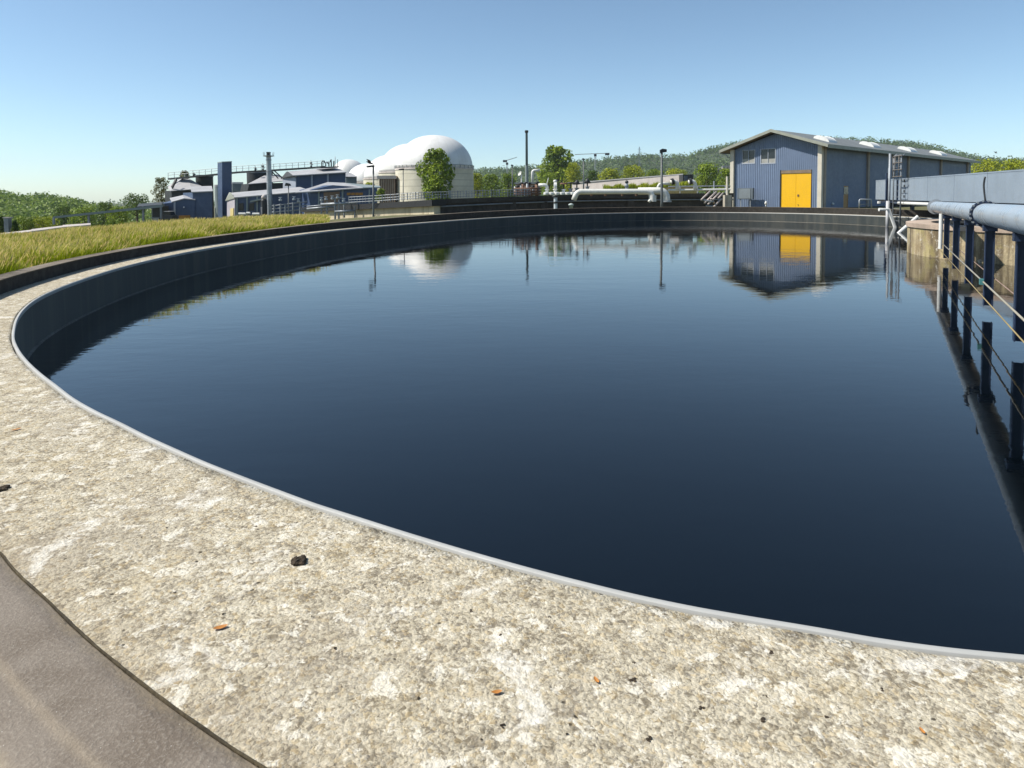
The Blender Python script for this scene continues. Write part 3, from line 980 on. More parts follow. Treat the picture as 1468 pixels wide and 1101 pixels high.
for s in (2.5, 12.5, 22.5, LB - .6):
    lg = MB()
    for o in (-.2, -1.25):
        lg.bar(bp(s, o, -2.4), bp(s, o, ZB - .16), .16)
    lg.bar(bp(s, -.2, ZB - .3), bp(s, -1.25, ZB - .3), .14)
    lg.build('support_leg', M['navy'], br)
wpz = .69
MB().tube([bp(bat(1293), .14, wpz), bp(bat(1345), .14, wpz)], .075, 12).build('pipe', M['white_pipe'], br, smooth=True, auto=40)

# tall ladder with safety cage in front of the channel
s0 = bat(1297)
ld = thing('caged_ladder', 'tall galvanised ladder with a safety cage rising in front of the blue channel', 'ladder', tuple(bp(s0, .35, -.4)))
def zat(px, py, s, o):
    q = bp(s, o, 0)
    return P(px, py, q.y).z
r_ = MB()
for px in (1291.5, 1302.5):
    s = bat(px)
    r_.tube([bp(s, .35, -.45), bp(s, .35, zat(px, 224, s, .35)), bp(s, .2, zat(px, 221, s, .35))], .035, 8)
r_.build('rail', M['dull_steel'], ld, smooth=True)
r_ = MB()
for k in range(12):
    z = -.2 + k * .3
    r_.tube([bp(bat(1291.5), .35, z), bp(bat(1302.5), .35, z)], .014, 6)
r_.build('rung', M['dull_steel'], ld)
r_ = MB()
for k in range(4):
    z = 2.02 + k * .34
    arc = []
    for q in range(9):
        a = math.pi * q / 8
        sm_ = (bat(1291.5) + bat(1304)) / 2
        hw = abs(bat(1304) - bat(1291.5)) / 2
        arc.append(bp(sm_ - hw * math.cos(a), .35 + .14 * math.sin(a), z))
    r_.tube(arc, .028, 6)
for q in (2, 4, 6):
    a = math.pi * q / 8
    r_.tube([bp(sm_ - hw * math.cos(a), .35 + .14 * math.sin(a), 1.98), bp(sm_ - hw * math.cos(a), .35 + .14 * math.sin(a), 3.02)], .022, 6)
r_.build('safety_cage', simple('worn_cage_steel', (.13, .115, .10), .6, .2), ld, smooth=True)
s = bat(1287)
MB().tube([bp(s, .4, -1.0), bp(s, .4, zat(1287, 220, s, .4))], .06, 10).build('standpipe', M['dull_steel'], ld, smooth=True)
s = bat(1290)
MB().tube([bp(s, .55, -1.0), bp(s, .55, zat(1290, 288, s, .55))], .085, 10).build('foot_post', simple('pale_grey_post', (.42, .42, .43), .5, .15), ld, smooth=True)

# white splayed struts reaching down into the water
def strut_set(name, label, lines, r):
    z_ = [G(*l[-1], WATER - .15) if len(l) else None for l in lines]
    t_ = thing(name, label, 'support frame', tuple(G(*lines[0][-1], WATER)))
    for l in lines:
        foot = G(*l[-1], WATER)
        ptsw = []
        for q in l[:-1]:
            ptsw.append(P(q[0], q[1], foot.y + .15))
        d = (foot - ptsw[-1])
        ptsw.append(foot + d.normalized() * .5)
        MB().tube(ptsw, r, 8).build('strut', M['white'], t_, smooth=True, auto=40)
    return t_
strut_set('strut_frame', 'white splayed strut pair standing in the water below the far end of the channel', [[(1260, 300.5), (1273.8, 300.2), (1283.2, 326)], [(1273.6, 310), (1265.2, 324.2)]], .085)
strut_set('strut_frame', 'white slanting strut reaching from the concrete drum down into the water', [[(1340, 313.5), (1335.5, 313.5), (1329, 319.5)], [(1315.5, 310.3), (1289, 333.5)]], .07)
rl = thing('pipe_railing', 'low pale railing of bent pipe standing by the dark side wall of the hall', 'railing', tuple(P(1240, 298, 47)))
MB().tube([P(1232, 300.5, 47), P(1232, 287, 47), P(1233.2, 285.8, 47), P(1249, 285.9, 47), P(1249.5, 300, 47)], .05, 8).build('rail', M['steel'], rl, smooth=True)
MB().tube([P(1232, 293, 47), P(1249.2, 293, 47)], .03, 8).build('midrail', M['dull_steel'], rl, smooth=True)

# ------------------------------------------------------------------ concrete drum in the tank
DC = V(15.5, 18.8, 0)
drum = thing('concrete_drum', 'weathered round concrete drum standing in the dark water behind the blue posts', 'drum', (DC.x, DC.y, WATER))
def drum_mat():
    t = NT('stained_algae_concrete')
    n = t.ramp(t.noise(1.1, 6, .65), .32, .68)
    c = t.mix(n, (.24, .175, .085), (.46, .38, .24))
    st = t.ramp(t.noise(1.6, 6, .7, t.mapping((1.7, 1.7, .13))), .42, .60)
    c = t.mix(t.math('MULTIPLY', st, .82), c, (.085, .062, .036))
    g = t.ramp(t.noise(2.2, 5, .65), .5, .66)
    c = t.mix(t.math('MULTIPLY', g, .5), c, (.30, .25, .07))
    lm_ = t.ramp(t.noise(5, 5, .7), .56, .68)
    c = t.mix(t.math('MULTIPLY', lm_, .6), c, (.60, .56, .48))
    t.col(c)
    t.rough(.9)
    t.bump(t.math('ADD', t.noise(18, 6, .7), t.math('MULTIPLY', t.noise(4, 3), 1.2)), .55, .04)
    return t.m
M['drum'] = drum_mat()
MB().lathe([(4.2, -2.6), (4.2, .22), (3.7, .22), (3.7, -2.6)], DC, 96).build('shell', M['drum'], drum, smooth=True, auto=40)
MB().lathe([(4.24, .222), (4.25, .34), (3.6, .34), (3.6, .222)], DC, 96).build('coping', simple('pinkish_worn_coping', (.40, .31, .24), .85, .25, 1.5, bump=.4), drum, smooth=True, auto=40)
lg = MB()
arc = [math.atan2(G(1427, 380, -.3).y - DC.y, G(1427, 380, -.3).x - DC.x) + .10 + q * .06 for q in range(16)]
for a, b in zip(arc[:-1], arc[1:]):
    pr = [DC + V(r * math.cos(x), r * math.sin(x), -1.4) for r, x in ((4.19, a), (4.6, a), (4.6, b), (4.19, b))]
    lg.prism(pr, V(0, 0, 1.14))
lg.build('ledge', simple('mossy_yellow_ledge', (.36, .30, .07), .9, .35, 2, bump=.4), drum)
a = math.atan2(G(1440, 380, -.3).y - DC.y, G(1440, 380, -.3).x - DC.x)
MB().tube([DC + V(4.3 * math.cos(a), 4.3 * math.sin(a), -1.2), DC + V(4.3 * math.cos(a), 4.3 * math.sin(a), .42)], .022, 8).build('rod', M['rust'], drum, smooth=True)

# ------------------------------------------------------------------ pipe bridge on blue posts
PA, PB = G(1461, 505, WATER), G(1356, 377, WATER)
PA.z = PB.z = 0
pu = (PB - PA).normalized()
pn = V(-pu.y, pu.x, 0)                       # to the left of the way out
LP = (PB - PA).length
def pp(s, o, z):
    return PA + pu * s + pn * o + V(0, 0, z)
def pz(s):
    return .905 - .0085 * s
pb = thing('pipe_bridge', 'thick pale blue pipe carried on a row of navy steel posts along the water', 'pipeline', (PA.x, PA.y, 0))
PR = .158
E1 = LP + 4.75
MB().tube([pp(s, 0, pz(s)) for s in np.linspace(-5.6, E1, 40)], PR, 40).build('pipe', M['pipe_blue'], pb, smooth=True, auto=40)
fl = MB()
for s in (E1 - .04, E1 + .05):
    fl.tube([pp(s, 0, pz(s)), pp(s + .035, 0, pz(s))], .23, 32)
fl.build('end_flange', M['steel'], pb, smooth=True, auto=40)
s_ = 3.4
cp = MB().tube([pp(s_ - .03, 0, pz(s_)), pp(s_ + .03, 0, pz(s_))], .20, 36)
cr_ = cp.build('coupling_ring', M['navy'], pb, smooth=True, auto=40)
bo = MB()
for k in range(18):
    a = 2 * math.pi * k / 18
    c = pp(s_, 0, pz(s_)) + pn * (.195 * math.cos(a)) + V(0, 0, .195 * math.sin(a))
    bo.tube([c - pu * .055, c + pu * .055], .016, 6)
bo.build('bolt', M['dull_steel'], cr_)
hs = [pp(s_ + .03 * math.sin(q * 2.2), .03 * math.sin(q * 1.5) - .05 * max(0, q - .6), pz(s_) + .19 + .4 * q - .1 * max(0, q - .7)) for q in np.linspace(0, 1, 14)]
MB().tube(hs, .013, 8).build('hose', M['dark'], pb, smooth=True)
for k in range(-2, 5):
    s = LP * k / 4
    po = MB()
    top = pz(s) - PR + .02
    z0 = -.42 if k >= 0 else -1.6
    # an H section: two flanges and a web
    for o in (-.052, .052):
        po.prism([pp(s - .055, o - .006, z0), pp(s + .055, o - .006, z0), pp(s + .055, o + .006, z0), pp(s - .055, o + .006, z0)], V(0, 0, top - z0))
    po.prism([pp(s - .006, -.046, z0), pp(s + .006, -.046, z0), pp(s + .006, .046, z0), pp(s - .006, .046, z0)], V(0, 0, top - z0))
    po.box(pp(s, 0, top - .05), (.15, .17, .09), pu, pn)
    o_ = po.build('post', M['navy'], pb)
# rails running low along the posts
ra = simple('dull_cream_rail', (.27, .25, .2), .6, .15, 2)
MB().tube([pp(s, .075, -.07) for s in (-5.5, LP + .6)], .012, 8).build('rail', ra, pb, smooth=True)
MB().tube([pp(s, -.075, -.03) for s in (-5.5, LP + .6)], .008, 8).build('rail', simple('reddish_hose_line', (.26, .18, .14), .6, .3, 6, streak=0), pb, smooth=True)
MB().tube([pp(s, .075, -.285) for s in (-5.5, LP + .6)], .008, 8).build('rail', simple('ochre_rail', (.26, .20, .09), .6, .15, 2), pb, smooth=True)
MB().tube([pp(LP + .1, .12, -.2), pp(LP + .1, .12, .68)], .045, 12).build('sleeve', M['white'], pb, smooth=True, auto=40)
cl = MB()
q = pp(LP * .78 * .25 + .5, .095, -.07)
cl.box(q, (.09, .05, .08), pu, pn)
cl.build('clamp', simple('turquoise_clamp', (.06, .2, .2), .5, .1), pb)

# ------------------------------------------------------------------ foliage
def leaf_cloud(clumps, size, seed, n_per, jitter=1.0):
    """clumps: list of (centre, radius xyz). leaf quads spread through each clump's volume, denser to its skin"""
    rs = np.random.RandomState(seed)
    C = np.array([c for c, r in clumps], float)
    Rr = np.array([r for c, r in clumps], float)
    k = np.repeat(np.arange(len(clumps)), n_per)
    n = len(k)
    d = rs.normal(0, 1, (n, 3))
    d /= np.linalg.norm(d, axis=1)[:, None]
    rad = rs.uniform(0.25, 1, n) ** .45
    c = C[k] + d * Rr[k] * rad[:, None] * jitter
    nrm = d + rs.normal(0, .75, (n, 3)) + np.array([0, 0, .35])
    nrm /= np.linalg.norm(nrm, axis=1)[:, None]
    a = np.cross(nrm, rs.normal(0, 1, (n, 3)))
    a /= np.linalg.norm(a, axis=1)[:, None] + 1e-9
    b = np.cross(nrm, a)
    s = size * rs.uniform(.55, 1.25, n)
    a *= s[:, None] * .5
    b *= (s * rs.uniform(.5, .9, n))[:, None] * .5
    v = np.stack([c - a, c - b * .9, c + a, c + b * 1.1], 1).reshape(-1, 3)
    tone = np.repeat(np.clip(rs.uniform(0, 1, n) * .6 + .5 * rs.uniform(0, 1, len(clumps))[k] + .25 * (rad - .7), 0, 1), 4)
    return v, tone
def leaf_mesh(name, clumps, size, seed, n_per, mat, parent=None, base=None):
    v, tone = leaf_cloud(clumps, size, seed, n_per)
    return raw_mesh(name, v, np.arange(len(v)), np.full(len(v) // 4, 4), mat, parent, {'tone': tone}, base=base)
def tree(kind, label, cx, ytop, ybot, wpx, Y, mat, seed, group=None, shape='round', leaves=2600, cat='tree', z0=None, lift=.12):
    """a tree whose crown spans wpx photo columns at depth Y, between rows ytop and ybot"""
    q = random.Random(seed)
    top, bot = P(cx, ytop, Y), P(cx, ybot, Y)
    hgt = top.z - bot.z
    w = wpx * Y / F / 2
    zgr = float(zg(bot.x, bot.y)) if z0 is None else z0
    base_ = V(bot.x, bot.y, min(zgr, bot.z))
    t_ = thing(kind, label, cat, tuple(base_), group)
    cl = []
    nc = 26
    for k in range(nc):
        u = (k + .5) / nc
        z = bot.z + hgt * (lift * .4 + (1 - lift * .4) * u)
        if shape == 'round': prof = math.sin(math.pi * min(1, .14 + .80 * u)) ** .6
        elif shape == 'cone': prof = (1 - u) ** .8 * .95 + .06
        elif shape == 'column': prof = math.sin(math.pi * min(1, .2 + .74 * u)) ** .4
        else: prof = math.cos(math.pi / 2 * u * .92) ** .5
        a = k * 2.4 + q.uniform(-.4, .4)
        rad = w * prof * q.uniform(.35, .78)
        r = w * (.30 + .16 * q.random()) * (.6 + .4 * prof)
        cz = min(z, top.z - r * .6)
        cl.append(((bot.x + rad * math.cos(a), Y + rad * math.sin(a), cz), (r, r, min(r * .9, hgt * .2 + .1))))
    size = max(.0017 * Y, .085 * (w * hgt) ** .5)
    tr = MB()
    th_ = base_ + V(0, 0, (bot.z - base_.z) + hgt * .55)
    tr.tube([base_, base_.lerp(th_, .5) + V(w * .04, 0, 0), th_, th_ + V(0, 0, hgt * .2)], [max(.05, w * .09), max(.04, w * .07), max(.03, w * .045), .02], 8)
    for k in range(5):
        s0_ = base_.lerp(th_, .45 + .12 * k)
        a = k * 2.3
        tr.tube([s0_, s0_ + V(w * .35 * math.cos(a), w * .35 * math.sin(a), hgt * .12), s0_ + V(w * .6 * math.cos(a), w * .6 * math.sin(a), hgt * .22)], [max(.03, w * .035), max(.02, w * .025), .012], 6)
    tr.build('trunk', M['bark'], t_, smooth=True)
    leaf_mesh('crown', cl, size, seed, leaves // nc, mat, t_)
    return t_

# ------------------------------------------------------------------ hills with woods
def hill(name, label, sky_, Yt, depth, zfoot, fmat, gmat, ntree, tr, leaf, nl, seed, xpad=0):
    """ridge whose crest is seen along sky_ (photo px); it falls towards us over depth and away behind"""
    xs = np.array([s[0] for s in sky_], float)
    ys = np.array([s[1] for s in sky_], float)
    px = np.linspace(xs[0], xs[-1], 160)
    py = np.interp(px, xs, ys)
    crest = np.array([P(a, b, Yt)[:] for a, b in zip(px, py)])
    crest[:, 2] -= tr * .8
    prof = [(-1.0, 0.0), (-.8, .12), (-.6, .33), (-.4, .58), (-.2, .83), (0, 1.0), (.4, .85), (1.0, .3), (1.6, 0)]
    rs = np.random.RandomState(seed)
    rows = []
    for d, hfrac in prof:
        p = crest.copy()
        k = (Yt + d * depth) / Yt
        p[:, 0] *= k
        p[:, 1] *= k
        p[:, 2] = zfoot + (crest[:, 2] - zfoot) * hfrac + rs.normal(0, tr * .2, len(p)) * (d != 0)
        rows.append(p)
    m, n = len(rows), len(px)
    v = np.concatenate(rows)
    i = np.arange(n - 1)
    f = np.concatenate([np.stack([r * n + i, r * n + i + 1, (r + 1) * n + i + 1, (r + 1) * n + i], 1) for r in range(m - 1)])
    h = raw_mesh('hill', v, f.ravel(), np.full(len(f), 4), gmat, smooth=True, base=(float(crest[:, 0].mean()), Yt, zfoot))
    tag(h, name, kind='structure')
    grid = np.stack(rows)
    cl = []
    for k in range(ntree):
        u = rs.uniform(0, 1) * (n - 1.001)
        w = rs.uniform(0, 1) ** .8 * 5.6
        a, b = int(u), int(w)
        fu, fw = u - a, w - b
        p = (grid[b, a] * (1 - fu) + grid[b, a + 1] * fu) * (1 - fw) + (grid[b + 1, a] * (1 - fu) + grid[b + 1, a + 1] * fu) * fw
        s = tr * rs.uniform(.65, 1.3)
        cl.append(((p[0], p[1], p[2] + s * .5), (s, s, s * .85)))
    o = leaf_mesh('forest', cl, leaf, seed, nl, fmat, base=(float(crest[:, 0].mean()), Yt, zfoot))
    tag(o, label, kind='stuff')
hg = simple('hill_ground', (.04, .06, .022), .95, .3, .02, streak=0)
hill('wooded hill on the left', 'green wooded hillside on the left horizon',
     [(-1300, 262), (-900, 258), (-560, 266), (-260, 268), (-120, 270), (0, 275), (18, 276), (44, 282), (57, 280), (83, 284.5), (104, 285.5), (120, 291.5), (140, 296), (175, 300), (230, 306)], 330, 150, -16, M['forest_near'], hg, 6200, 3.0, 1.2, 32, 4)
hill('distant low hill', 'faint distant woods behind the left hill',
     [(60, 297), (120, 294), (160, 292), (200, 290), (300, 288), (420, 284), (560, 276), (680, 271), (760, 268)], 1500, 300, -30, M['forest_far'], hg, 900, 12, 5, 18, 5)
hill('long wooded hill on the right', 'long dark green wooded ridge behind the hall',
     [(560, 252), (640, 245), (680, 243.5), (713, 242), (739, 240), (758, 237.5), (775, 237), (824, 230), (860, 226.5), (890, 224), (925, 221.4), (971, 222), (988, 220), (1002, 214.5), (1027, 208), (1060, 203), (1120, 198), (1180, 196), (1250, 199), (1300, 202), (1329, 205), (1365, 215.5), (1402, 224), (1438, 226), (1468, 227), (1560, 229), (1750, 236), (2100, 232), (2700, 240)], 1000, 420, -8, M['forest_far'], hg, 12000, 5.0, 2.6, 14, 6)

# ------------------------------------------------------------------ left plant buildings: helper for walls seen at depth Y
EX = V(-.6, .8, 0)
def poly(pts, Y):
    return [P(a, b, Y) for a, b in pts]
def block(name, pts, Y, depth, mat, parent=None, ex=EX):
    return MB().prism(poly(pts, Y), ex * depth).build(name, mat, parent)
def slab(name, pts, thick, mat, parent=None):
    """pts: (px, py, Y) corners of a roof plane"""
    return MB().prism([P(*p) for p in pts], V(0, 0, thick)).build(name, mat, parent)
YC = 75.0
def base_at(px, Y, z=-1.28):
    q = P(px, 300, Y)
    return (q.x, q.y, z)

# open carport
cp_ = thing('carport', 'long low open carport with a thin grey roof beam left of the plant', 'carport', base_at(160, YC))
MB().prism([P(76, 310.2, 66), P(233, 293.6, 72), P(233, 297, 72), P(76, 313.4, 66)], V(-.1, .25, 0)).build('beam', M['silo_grey'], cp_)
MB().prism([P(196, 296.3, 71), P(232, 293.4, 72), P(232, 294.8, 72), P(196, 298, 71)], V(-2.2, 4.6, .25)).build('roof', M['silo_dark'], cp_)
for px, y0, Y in ((205, 296, 71), (230.5, 294.5, 72), (127, 307, 68), (77, 312, 66)):
    a = P(px, y0, Y)
    MB().bar((a.x, a.y, -1.3), a, .16).build('post', M['dull_steel'], cp_)
b_ = P(207, 297, 73)
MB().prism([(b_.x, b_.y + 1.6, -1.3), (P(231, 297, 73).x, b_.y + 1.6, -1.3), (P(231, 297, 73).x, b_.y + 1.6, P(220, 295.5, 73).z), (b_.x, b_.y + 1.6, P(210, 298, 73).z)], V(-.3, .4, 0)).build('back_wall', M['dark'], cp_)
ct = thing('waste_skip', 'small pale grey skip standing under the dark carport roof', 'skip', base_at(223, 71.6))
q0, q1 = P(218.5, 313, 71.6), P(228, 313, 71.6)
MB().prism([(q0.x + .1, q0.y, -1.25), (q1.x - .1, q1.y, -1.25), (q1.x, q1.y, P(223, 312.5, 71.6).z), (q0.x, q0.y, P(223, 312.5, 71.6).z)], V(-.4, .8, 0)).build('tub', simple('pale_grey_skip', (.34, .34, .33), .6, .2), ct)
MB().box(V((q0.x + q1.x) / 2 - .2, q0.y + .4, P(223, 312.5, 71.6).z + .03), (.9, .95, .05)).build('rim', M['dull_steel'], ct)
# dark utility vehicle
vx, vy = P(240.5, 312, 70.5).x, 70.5
car = thing('utility_vehicle', 'small dark utility vehicle with a pale roof parked beside the blue shed', 'vehicle', (vx, vy, -1.28))
MB().prism([(vx - .5, vy, -1.05), (vx + .5, vy, -1.05), (vx + .5, vy, -.62), (vx + .36, vy, -.58), (vx - .5, vy, -.55)], V(0, 1.1, 0)).build('body', M['dark'], car, bevel=.03)
MB().prism([(vx - .42, vy + .08, -.55), (vx + .30, vy + .08, -.58), (vx + .2, vy + .08, -.26), (vx - .36, vy + .08, -.26)], V(0, .94, 0)).build('cab', M['glass'], car, bevel=.02)
MB().box((vx - .08, vy + .55, -.225), (.68, 1.04, .06)).build('roof', M['roof_pale'], car, bevel=.015)
for dx in (-.3, .32):
    for dy in (-.02, 1.12):
        MB().tube([(vx + dx, vy + dy - .05, -1.12), (vx + dx, vy + dy + .05, -1.12)], .16, 14).build('wheel', M['black'], car)

# blue shed with ochre door and taller block
sh_ = thing('blue_shed', 'dark blue shed with an ochre door and a taller flat roofed block', 'building', base_at(268, YC))
block('wall', [(235.7, 330), (279.5, 330), (279.5, 287.5), (264, 285.6), (247.7, 290.4), (235.7, 291.6)], YC, 4.2, M['plant_blue'], sh_)
block('tower_block', [(276.2, 330), (304.4, 330), (304.4, 275), (276.2, 276)], YC + .06, 4.6, M['plant_blue'], sh_)
slab('roof', [(246.2, 290.3, YC - .12), (264, 285.3, YC - .12), (262, 281, YC + 3.2), (243.5, 285, YC + 3.2)], .09, M['roof_pale'], sh_)
slab('roof', [(264, 285.3, YC - .13), (280, 287, YC - .13), (276, 281.7, YC + 3.2), (262, 281, YC + 3.2)], .09, M['roof_pale'], sh_)
slab('flat_roof', [(274.6, 276.3, YC - .2), (305.4, 274.9, YC - .2), (303.5, 267.8, YC + 3), (273, 268.6, YC + 3)], .1, M['roof_pale'], sh_)
MB().prism(poly([(256.2, 320), (272.4, 320), (272.4, 308.5), (256.2, 309)], YC - .05), V(0, .05, 0)).build('door', M['orange'], sh_)
MB().prism(poly([(249, 330), (251.4, 330), (251.4, 289.4), (249, 290)], YC - .06), V(0, .06, 0)).build('corner_trim', M['plant_pale'], sh_)
MB().lathe([(.03, 0), (.09, .02), (.06, .14)], P(264, 298, YC - .12), 10).build('lamp', M['steel'], sh_)

# pale hip roofed house behind it
hh_ = thing('hip_roofed_building', 'dark building with a pale faceted hip roof behind the blue shed', 'building', base_at(262, 84))
block('wall', [(246, 300), (285, 300), (285, 272), (246, 273.2)], 84, 4, M['silo_dark'], hh_)
for k, pts_ in enumerate(([(244, 274.4, 83.6), (274, 272.2, 83.6), (271, 257.5, 86.5), (261, 257, 86.5)],
                          [(274, 272.2, 83.6), (289, 267.5, 85), (272.5, 257.3, 86.6), (271, 257.5, 86.5)],
                          [(244, 274.4, 83.6), (261, 257, 86.5), (258, 257, 88), (240, 268, 88)])):
    slab('roof', pts_, .08, M['roof_pale'], hh_)
for a, b in (((246, 268), (252, 256.5)), ((253.5, 257.5), (247, 270))):
    MB().bar(P(*a, 83), P(*b, 84), .14).build('roof_strut', M['dark'], hh_)

# silos, stair tower and the overhead walkway
def cyl_px(name, x0, x1, yt, yb, Y, mat, parent=None, n=28, cone=0):
    a, b = P(x0, yt, Y), P(x1, yt, Y)
    r = (b.x - a.x) / 2
    c = V((a.x + b.x) / 2, Y + r, 0)
    zt, zb = a.z, P(x0, yb, Y).z
    prof = [(r, zb), (r, zt)]
    if cone: prof.append((r * .12, zt + cone))
    return MB().lathe(prof, c, n).build(name, mat, parent, smooth=True, auto=35)
s1 = thing('silo', 'dark clad silo left of the tall dark blue stair tower', 'silo', base_at(289, 88), 'dark silos under the walkway')
cyl_px('shell', 276, 299.5, 251.5, 330, 86, M['silo_dark'], s1)
cyl_px('rim', 275.4, 300, 250.6, 253, 85.94, M['dull_steel'], s1)
s2 = thing('silo', 'grey green silo directly left of the tall stair tower', 'silo', base_at(311, 86), None)
cyl_px('shell', 304.8, 319, 267.5, 330, 84, M['silo_grey'], s2)
cyl_px('roof', 304.6, 319.2, 264.8, 267.6, 83.97, M['roof_pale'], s2)
s3 = thing('silo', 'wide dark clad silo between the stair tower and the steel chimney', 'silo', base_at(365, 90), 'dark silos under the walkway')
cyl_px('shell', 347.8, 384, 246.5, 330, 88, M['silo_dark'], s3)
cyl_px('rim', 347.2, 384.6, 245.4, 248, 87.94, M['dull_steel'], s3)
gb = thing('grey_annex', 'small grey annex with a white top right of the tall stair tower', 'building', base_at(340, 90))
block('wall', [(333, 330), (348.5, 330), (348.5, 263.5), (333, 263.5)], 92, 3, M['silo_grey'], gb)
block('parapet', [(332.8, 263.4), (348.8, 263.4), (348.8, 261), (332.8, 261)], 91.95, 3.1, M['white'], gb)
st = thing('stair_tower', 'tall narrow dark blue stair tower rising above the plant', 'tower', base_at(325, 79))
block('wall', [(319, 330), (333, 330), (332.2, 232.3), (318.2, 232.8)], 79, 1.9, M['plant_blue'], st)
block('cap', [(318, 232.9), (332.5, 232.3), (332.5, 231), (318, 231.6)], 78.96, 1.96, M['silo_grey'], st)
wk = thing('overhead_walkway', 'long steel walkway with railings running across the tops of the silos', 'walkway', base_at(365, 83))
path = [(240.5, 257.6, 86), (300, 252, 84.5), (340, 248, 83.5), (392, 245, 82.5), (439, 242, 82), (465, 240, 81.5)]
for a, b in zip(path[:-1], path[1:]):
    MB().prism([P(a[0], a[1], a[2]), P(b[0], b[1], b[2]), P(b[0], b[1] - 2.2, b[2]), P(a[0], a[1] - 2.2, a[2])], V(-.1, .9, 0)).build('deck', M['silo_dark'], wk)
for off in (4.8, 8.2):
    MB().tube([P(a, b - 1.5 - off, c) for a, b, c in path], .028, 6).build('rail', M['dull_steel'], wk)
for k in range(26):
    px = 241 + k * 8.9
    py = np.interp(px, [p[0] for p in path], [p[1] for p in path])
    Y_ = float(np.interp(px, [p[0] for p in path], [p[2] for p in path]))
    MB().tube([P(px, py - 1.5, Y_), P(px, py - 9.8, Y_)], .028, 5).build('baluster', M['dull_steel'], wk)
for px, h in ((278, 4), (366, 5), (377, 8), (446, 8)):
    py = float(np.interp(px, [p[0] for p in path], [p[1] for p in path]))
    t_ = thing('vent_valve', {278: 'small dark vent valve on the walkway above the left dark silo', 366: 'small dark vent valve on the walkway above the wide silo', 377: 'taller dark vent valve on the walkway just left of the chimney', 446: 'dark vent valve with a thin spike on the walkway above the two storey house'}[px], 'valve', tuple(P(px, py - 2.2, 82)))
    c = P(px, py - 2.2, 82.2)
    MB().lathe([(.12, 0), (.12, .12), (.06, .14), (.06, h * .045), (.16, h * .05), (.16, h * .062), (.03, h * .07), (.02, h * .1)], c, 10).build('body', M['dark'], t_, smooth=True)
    MB().tube([c + V(0, 0, h * .03), c + V(.22, 0, h * .03)], .05, 8).build('outlet', M['dull_steel'], t_)

# hip roof and low hall right of the stair tower
hr = thing('hip_roof_house', 'dark house with a pale pyramid roof behind the steel chimney', 'building', base_at(380, 80))
block('wall', [(350, 300), (406, 300), (406, 262), (357, 263.5)], 81, 3, M['silo_dark'], hr)
slab('roof', [(355, 264.6, 80.6), (407, 260.2, 80.6), (394, 251.6, 83), (380, 252, 83)], .08, M['roof_pale'], hr)
slab('roof', [(407, 260.2, 80.6), (412, 257, 83), (396, 250.5, 84), (394, 251.6, 83)], .08, M['roof_pale'], hr)
for a, b in (((390, 246), (399, 256)), ((393, 244.5), (404, 254.5))):
    MB().bar(P(*a, 80), P(*b, 80.2), .13).build('roof_strut', M['silo_dark'], hr)
lo_ = thing('low_hall', 'long low blue hall whose lit gable end has a narrow yellow door', 'building', base_at(385, 72))
block('wall', [(336.4, 330), (446, 330), (446, 274.6), (336.4, 284)], 72, 3, M['plant_blue'], lo_)
MB().prism([P(325.5, 322, 74.2), P(336.4, 322, 71.95), P(336.4, 284, 71.95), P(330, 279, 73.2), P(325.5, 288, 74.2)], V(.25, .2, 0)).build('gable_wall', simple('lilac_grey_gable', (.40, .37, .40), .6, .12), lo_)
slab('roof', [(335.6, 284.2, 71.8), (447, 274.8, 71.8), (430, 269.4, 74.5), (329, 277.8, 74.5)], .1, M['roof_pale'], lo_)
slab('roof', [(323.2, 288.3, 74.3), (336, 284.4, 71.75), (331, 277.2, 73), (328.5, 277, 74.5)], .1, M['fascia'], lo_)
MB().prism([P(331, 322, 72.98), P(335.4, 322, 72.08), P(335.4, 298.3, 72.08), P(331, 299, 72.98)], V(-.06, -.05, 0)).build('door', simple('pale_yellow_door', (.62, .50, .22), .5, .1), lo_)
for px in (339.5, 354, 368.5):
    MB().prism(poly([(px - 1, 330), (px + 1, 330), (px + 1, 283 - (px - 336) * .085), (px - 1, 283.2 - (px - 336) * .085)], 71.9), V(0, .1, 0)).build('pilaster', M['silo_grey'], lo_)
MB().prism(poly([(358.5, 290), (376, 286), (376, 284), (358.5, 288)], 71.4), V(.1, .5, 0)).build('canopy', M['silo_grey'], lo_)
for px in (346, 361):
    MB().prism(poly([(px - 4, 302), (px + 3, 302), (px + 3, 291), (px - 4, 291.6)], 71.94), V(0, .06, 0)).build('window', M['glass'], lo_)
pk = thing('hopper', 'dark upright hopper with a pale domed cap at the foot of the steel chimney', 'hopper', base_at(378.5, 70))
c = P(378.8, 305, 70)
MB().lathe([(.2, -1.5), (.28, -.6), (.3, .3), (.3, 1.25), (.2, 1.35)], c, 16).build('body', M['dark'], pk, smooth=True, auto=40)
MB().lathe([(.12, 1.352), (.24, 1.4), (.24, 1.62), (.12, 1.78), (.02, 1.82)], c, 16).build('cap', M['pale_wall'], pk, smooth=True)
MB().box(c + V(-.15, -.3, .2), (.14, .1, .75)).build('label_plate', M['pale_wall'], pk)
for k, (x0, x1, y) in enumerate(((342, 352, 306.4), (353.5, 358.5, 305.4), (362, 372, 306.6))):
    q0, q1 = P(x0, y, 69), P(x1, y, 69)
    tag(MB().tube([q0, q1], .11, 10).build('pipe_section', M['white']),
        ['long white pipe section lying on the grass before the low blue hall', 'short white pipe section lying between two longer ones', 'yellowish white pipe section lying beside the dark hopper'][k], 'pipe', 'white pipe sections lying before the low hall')
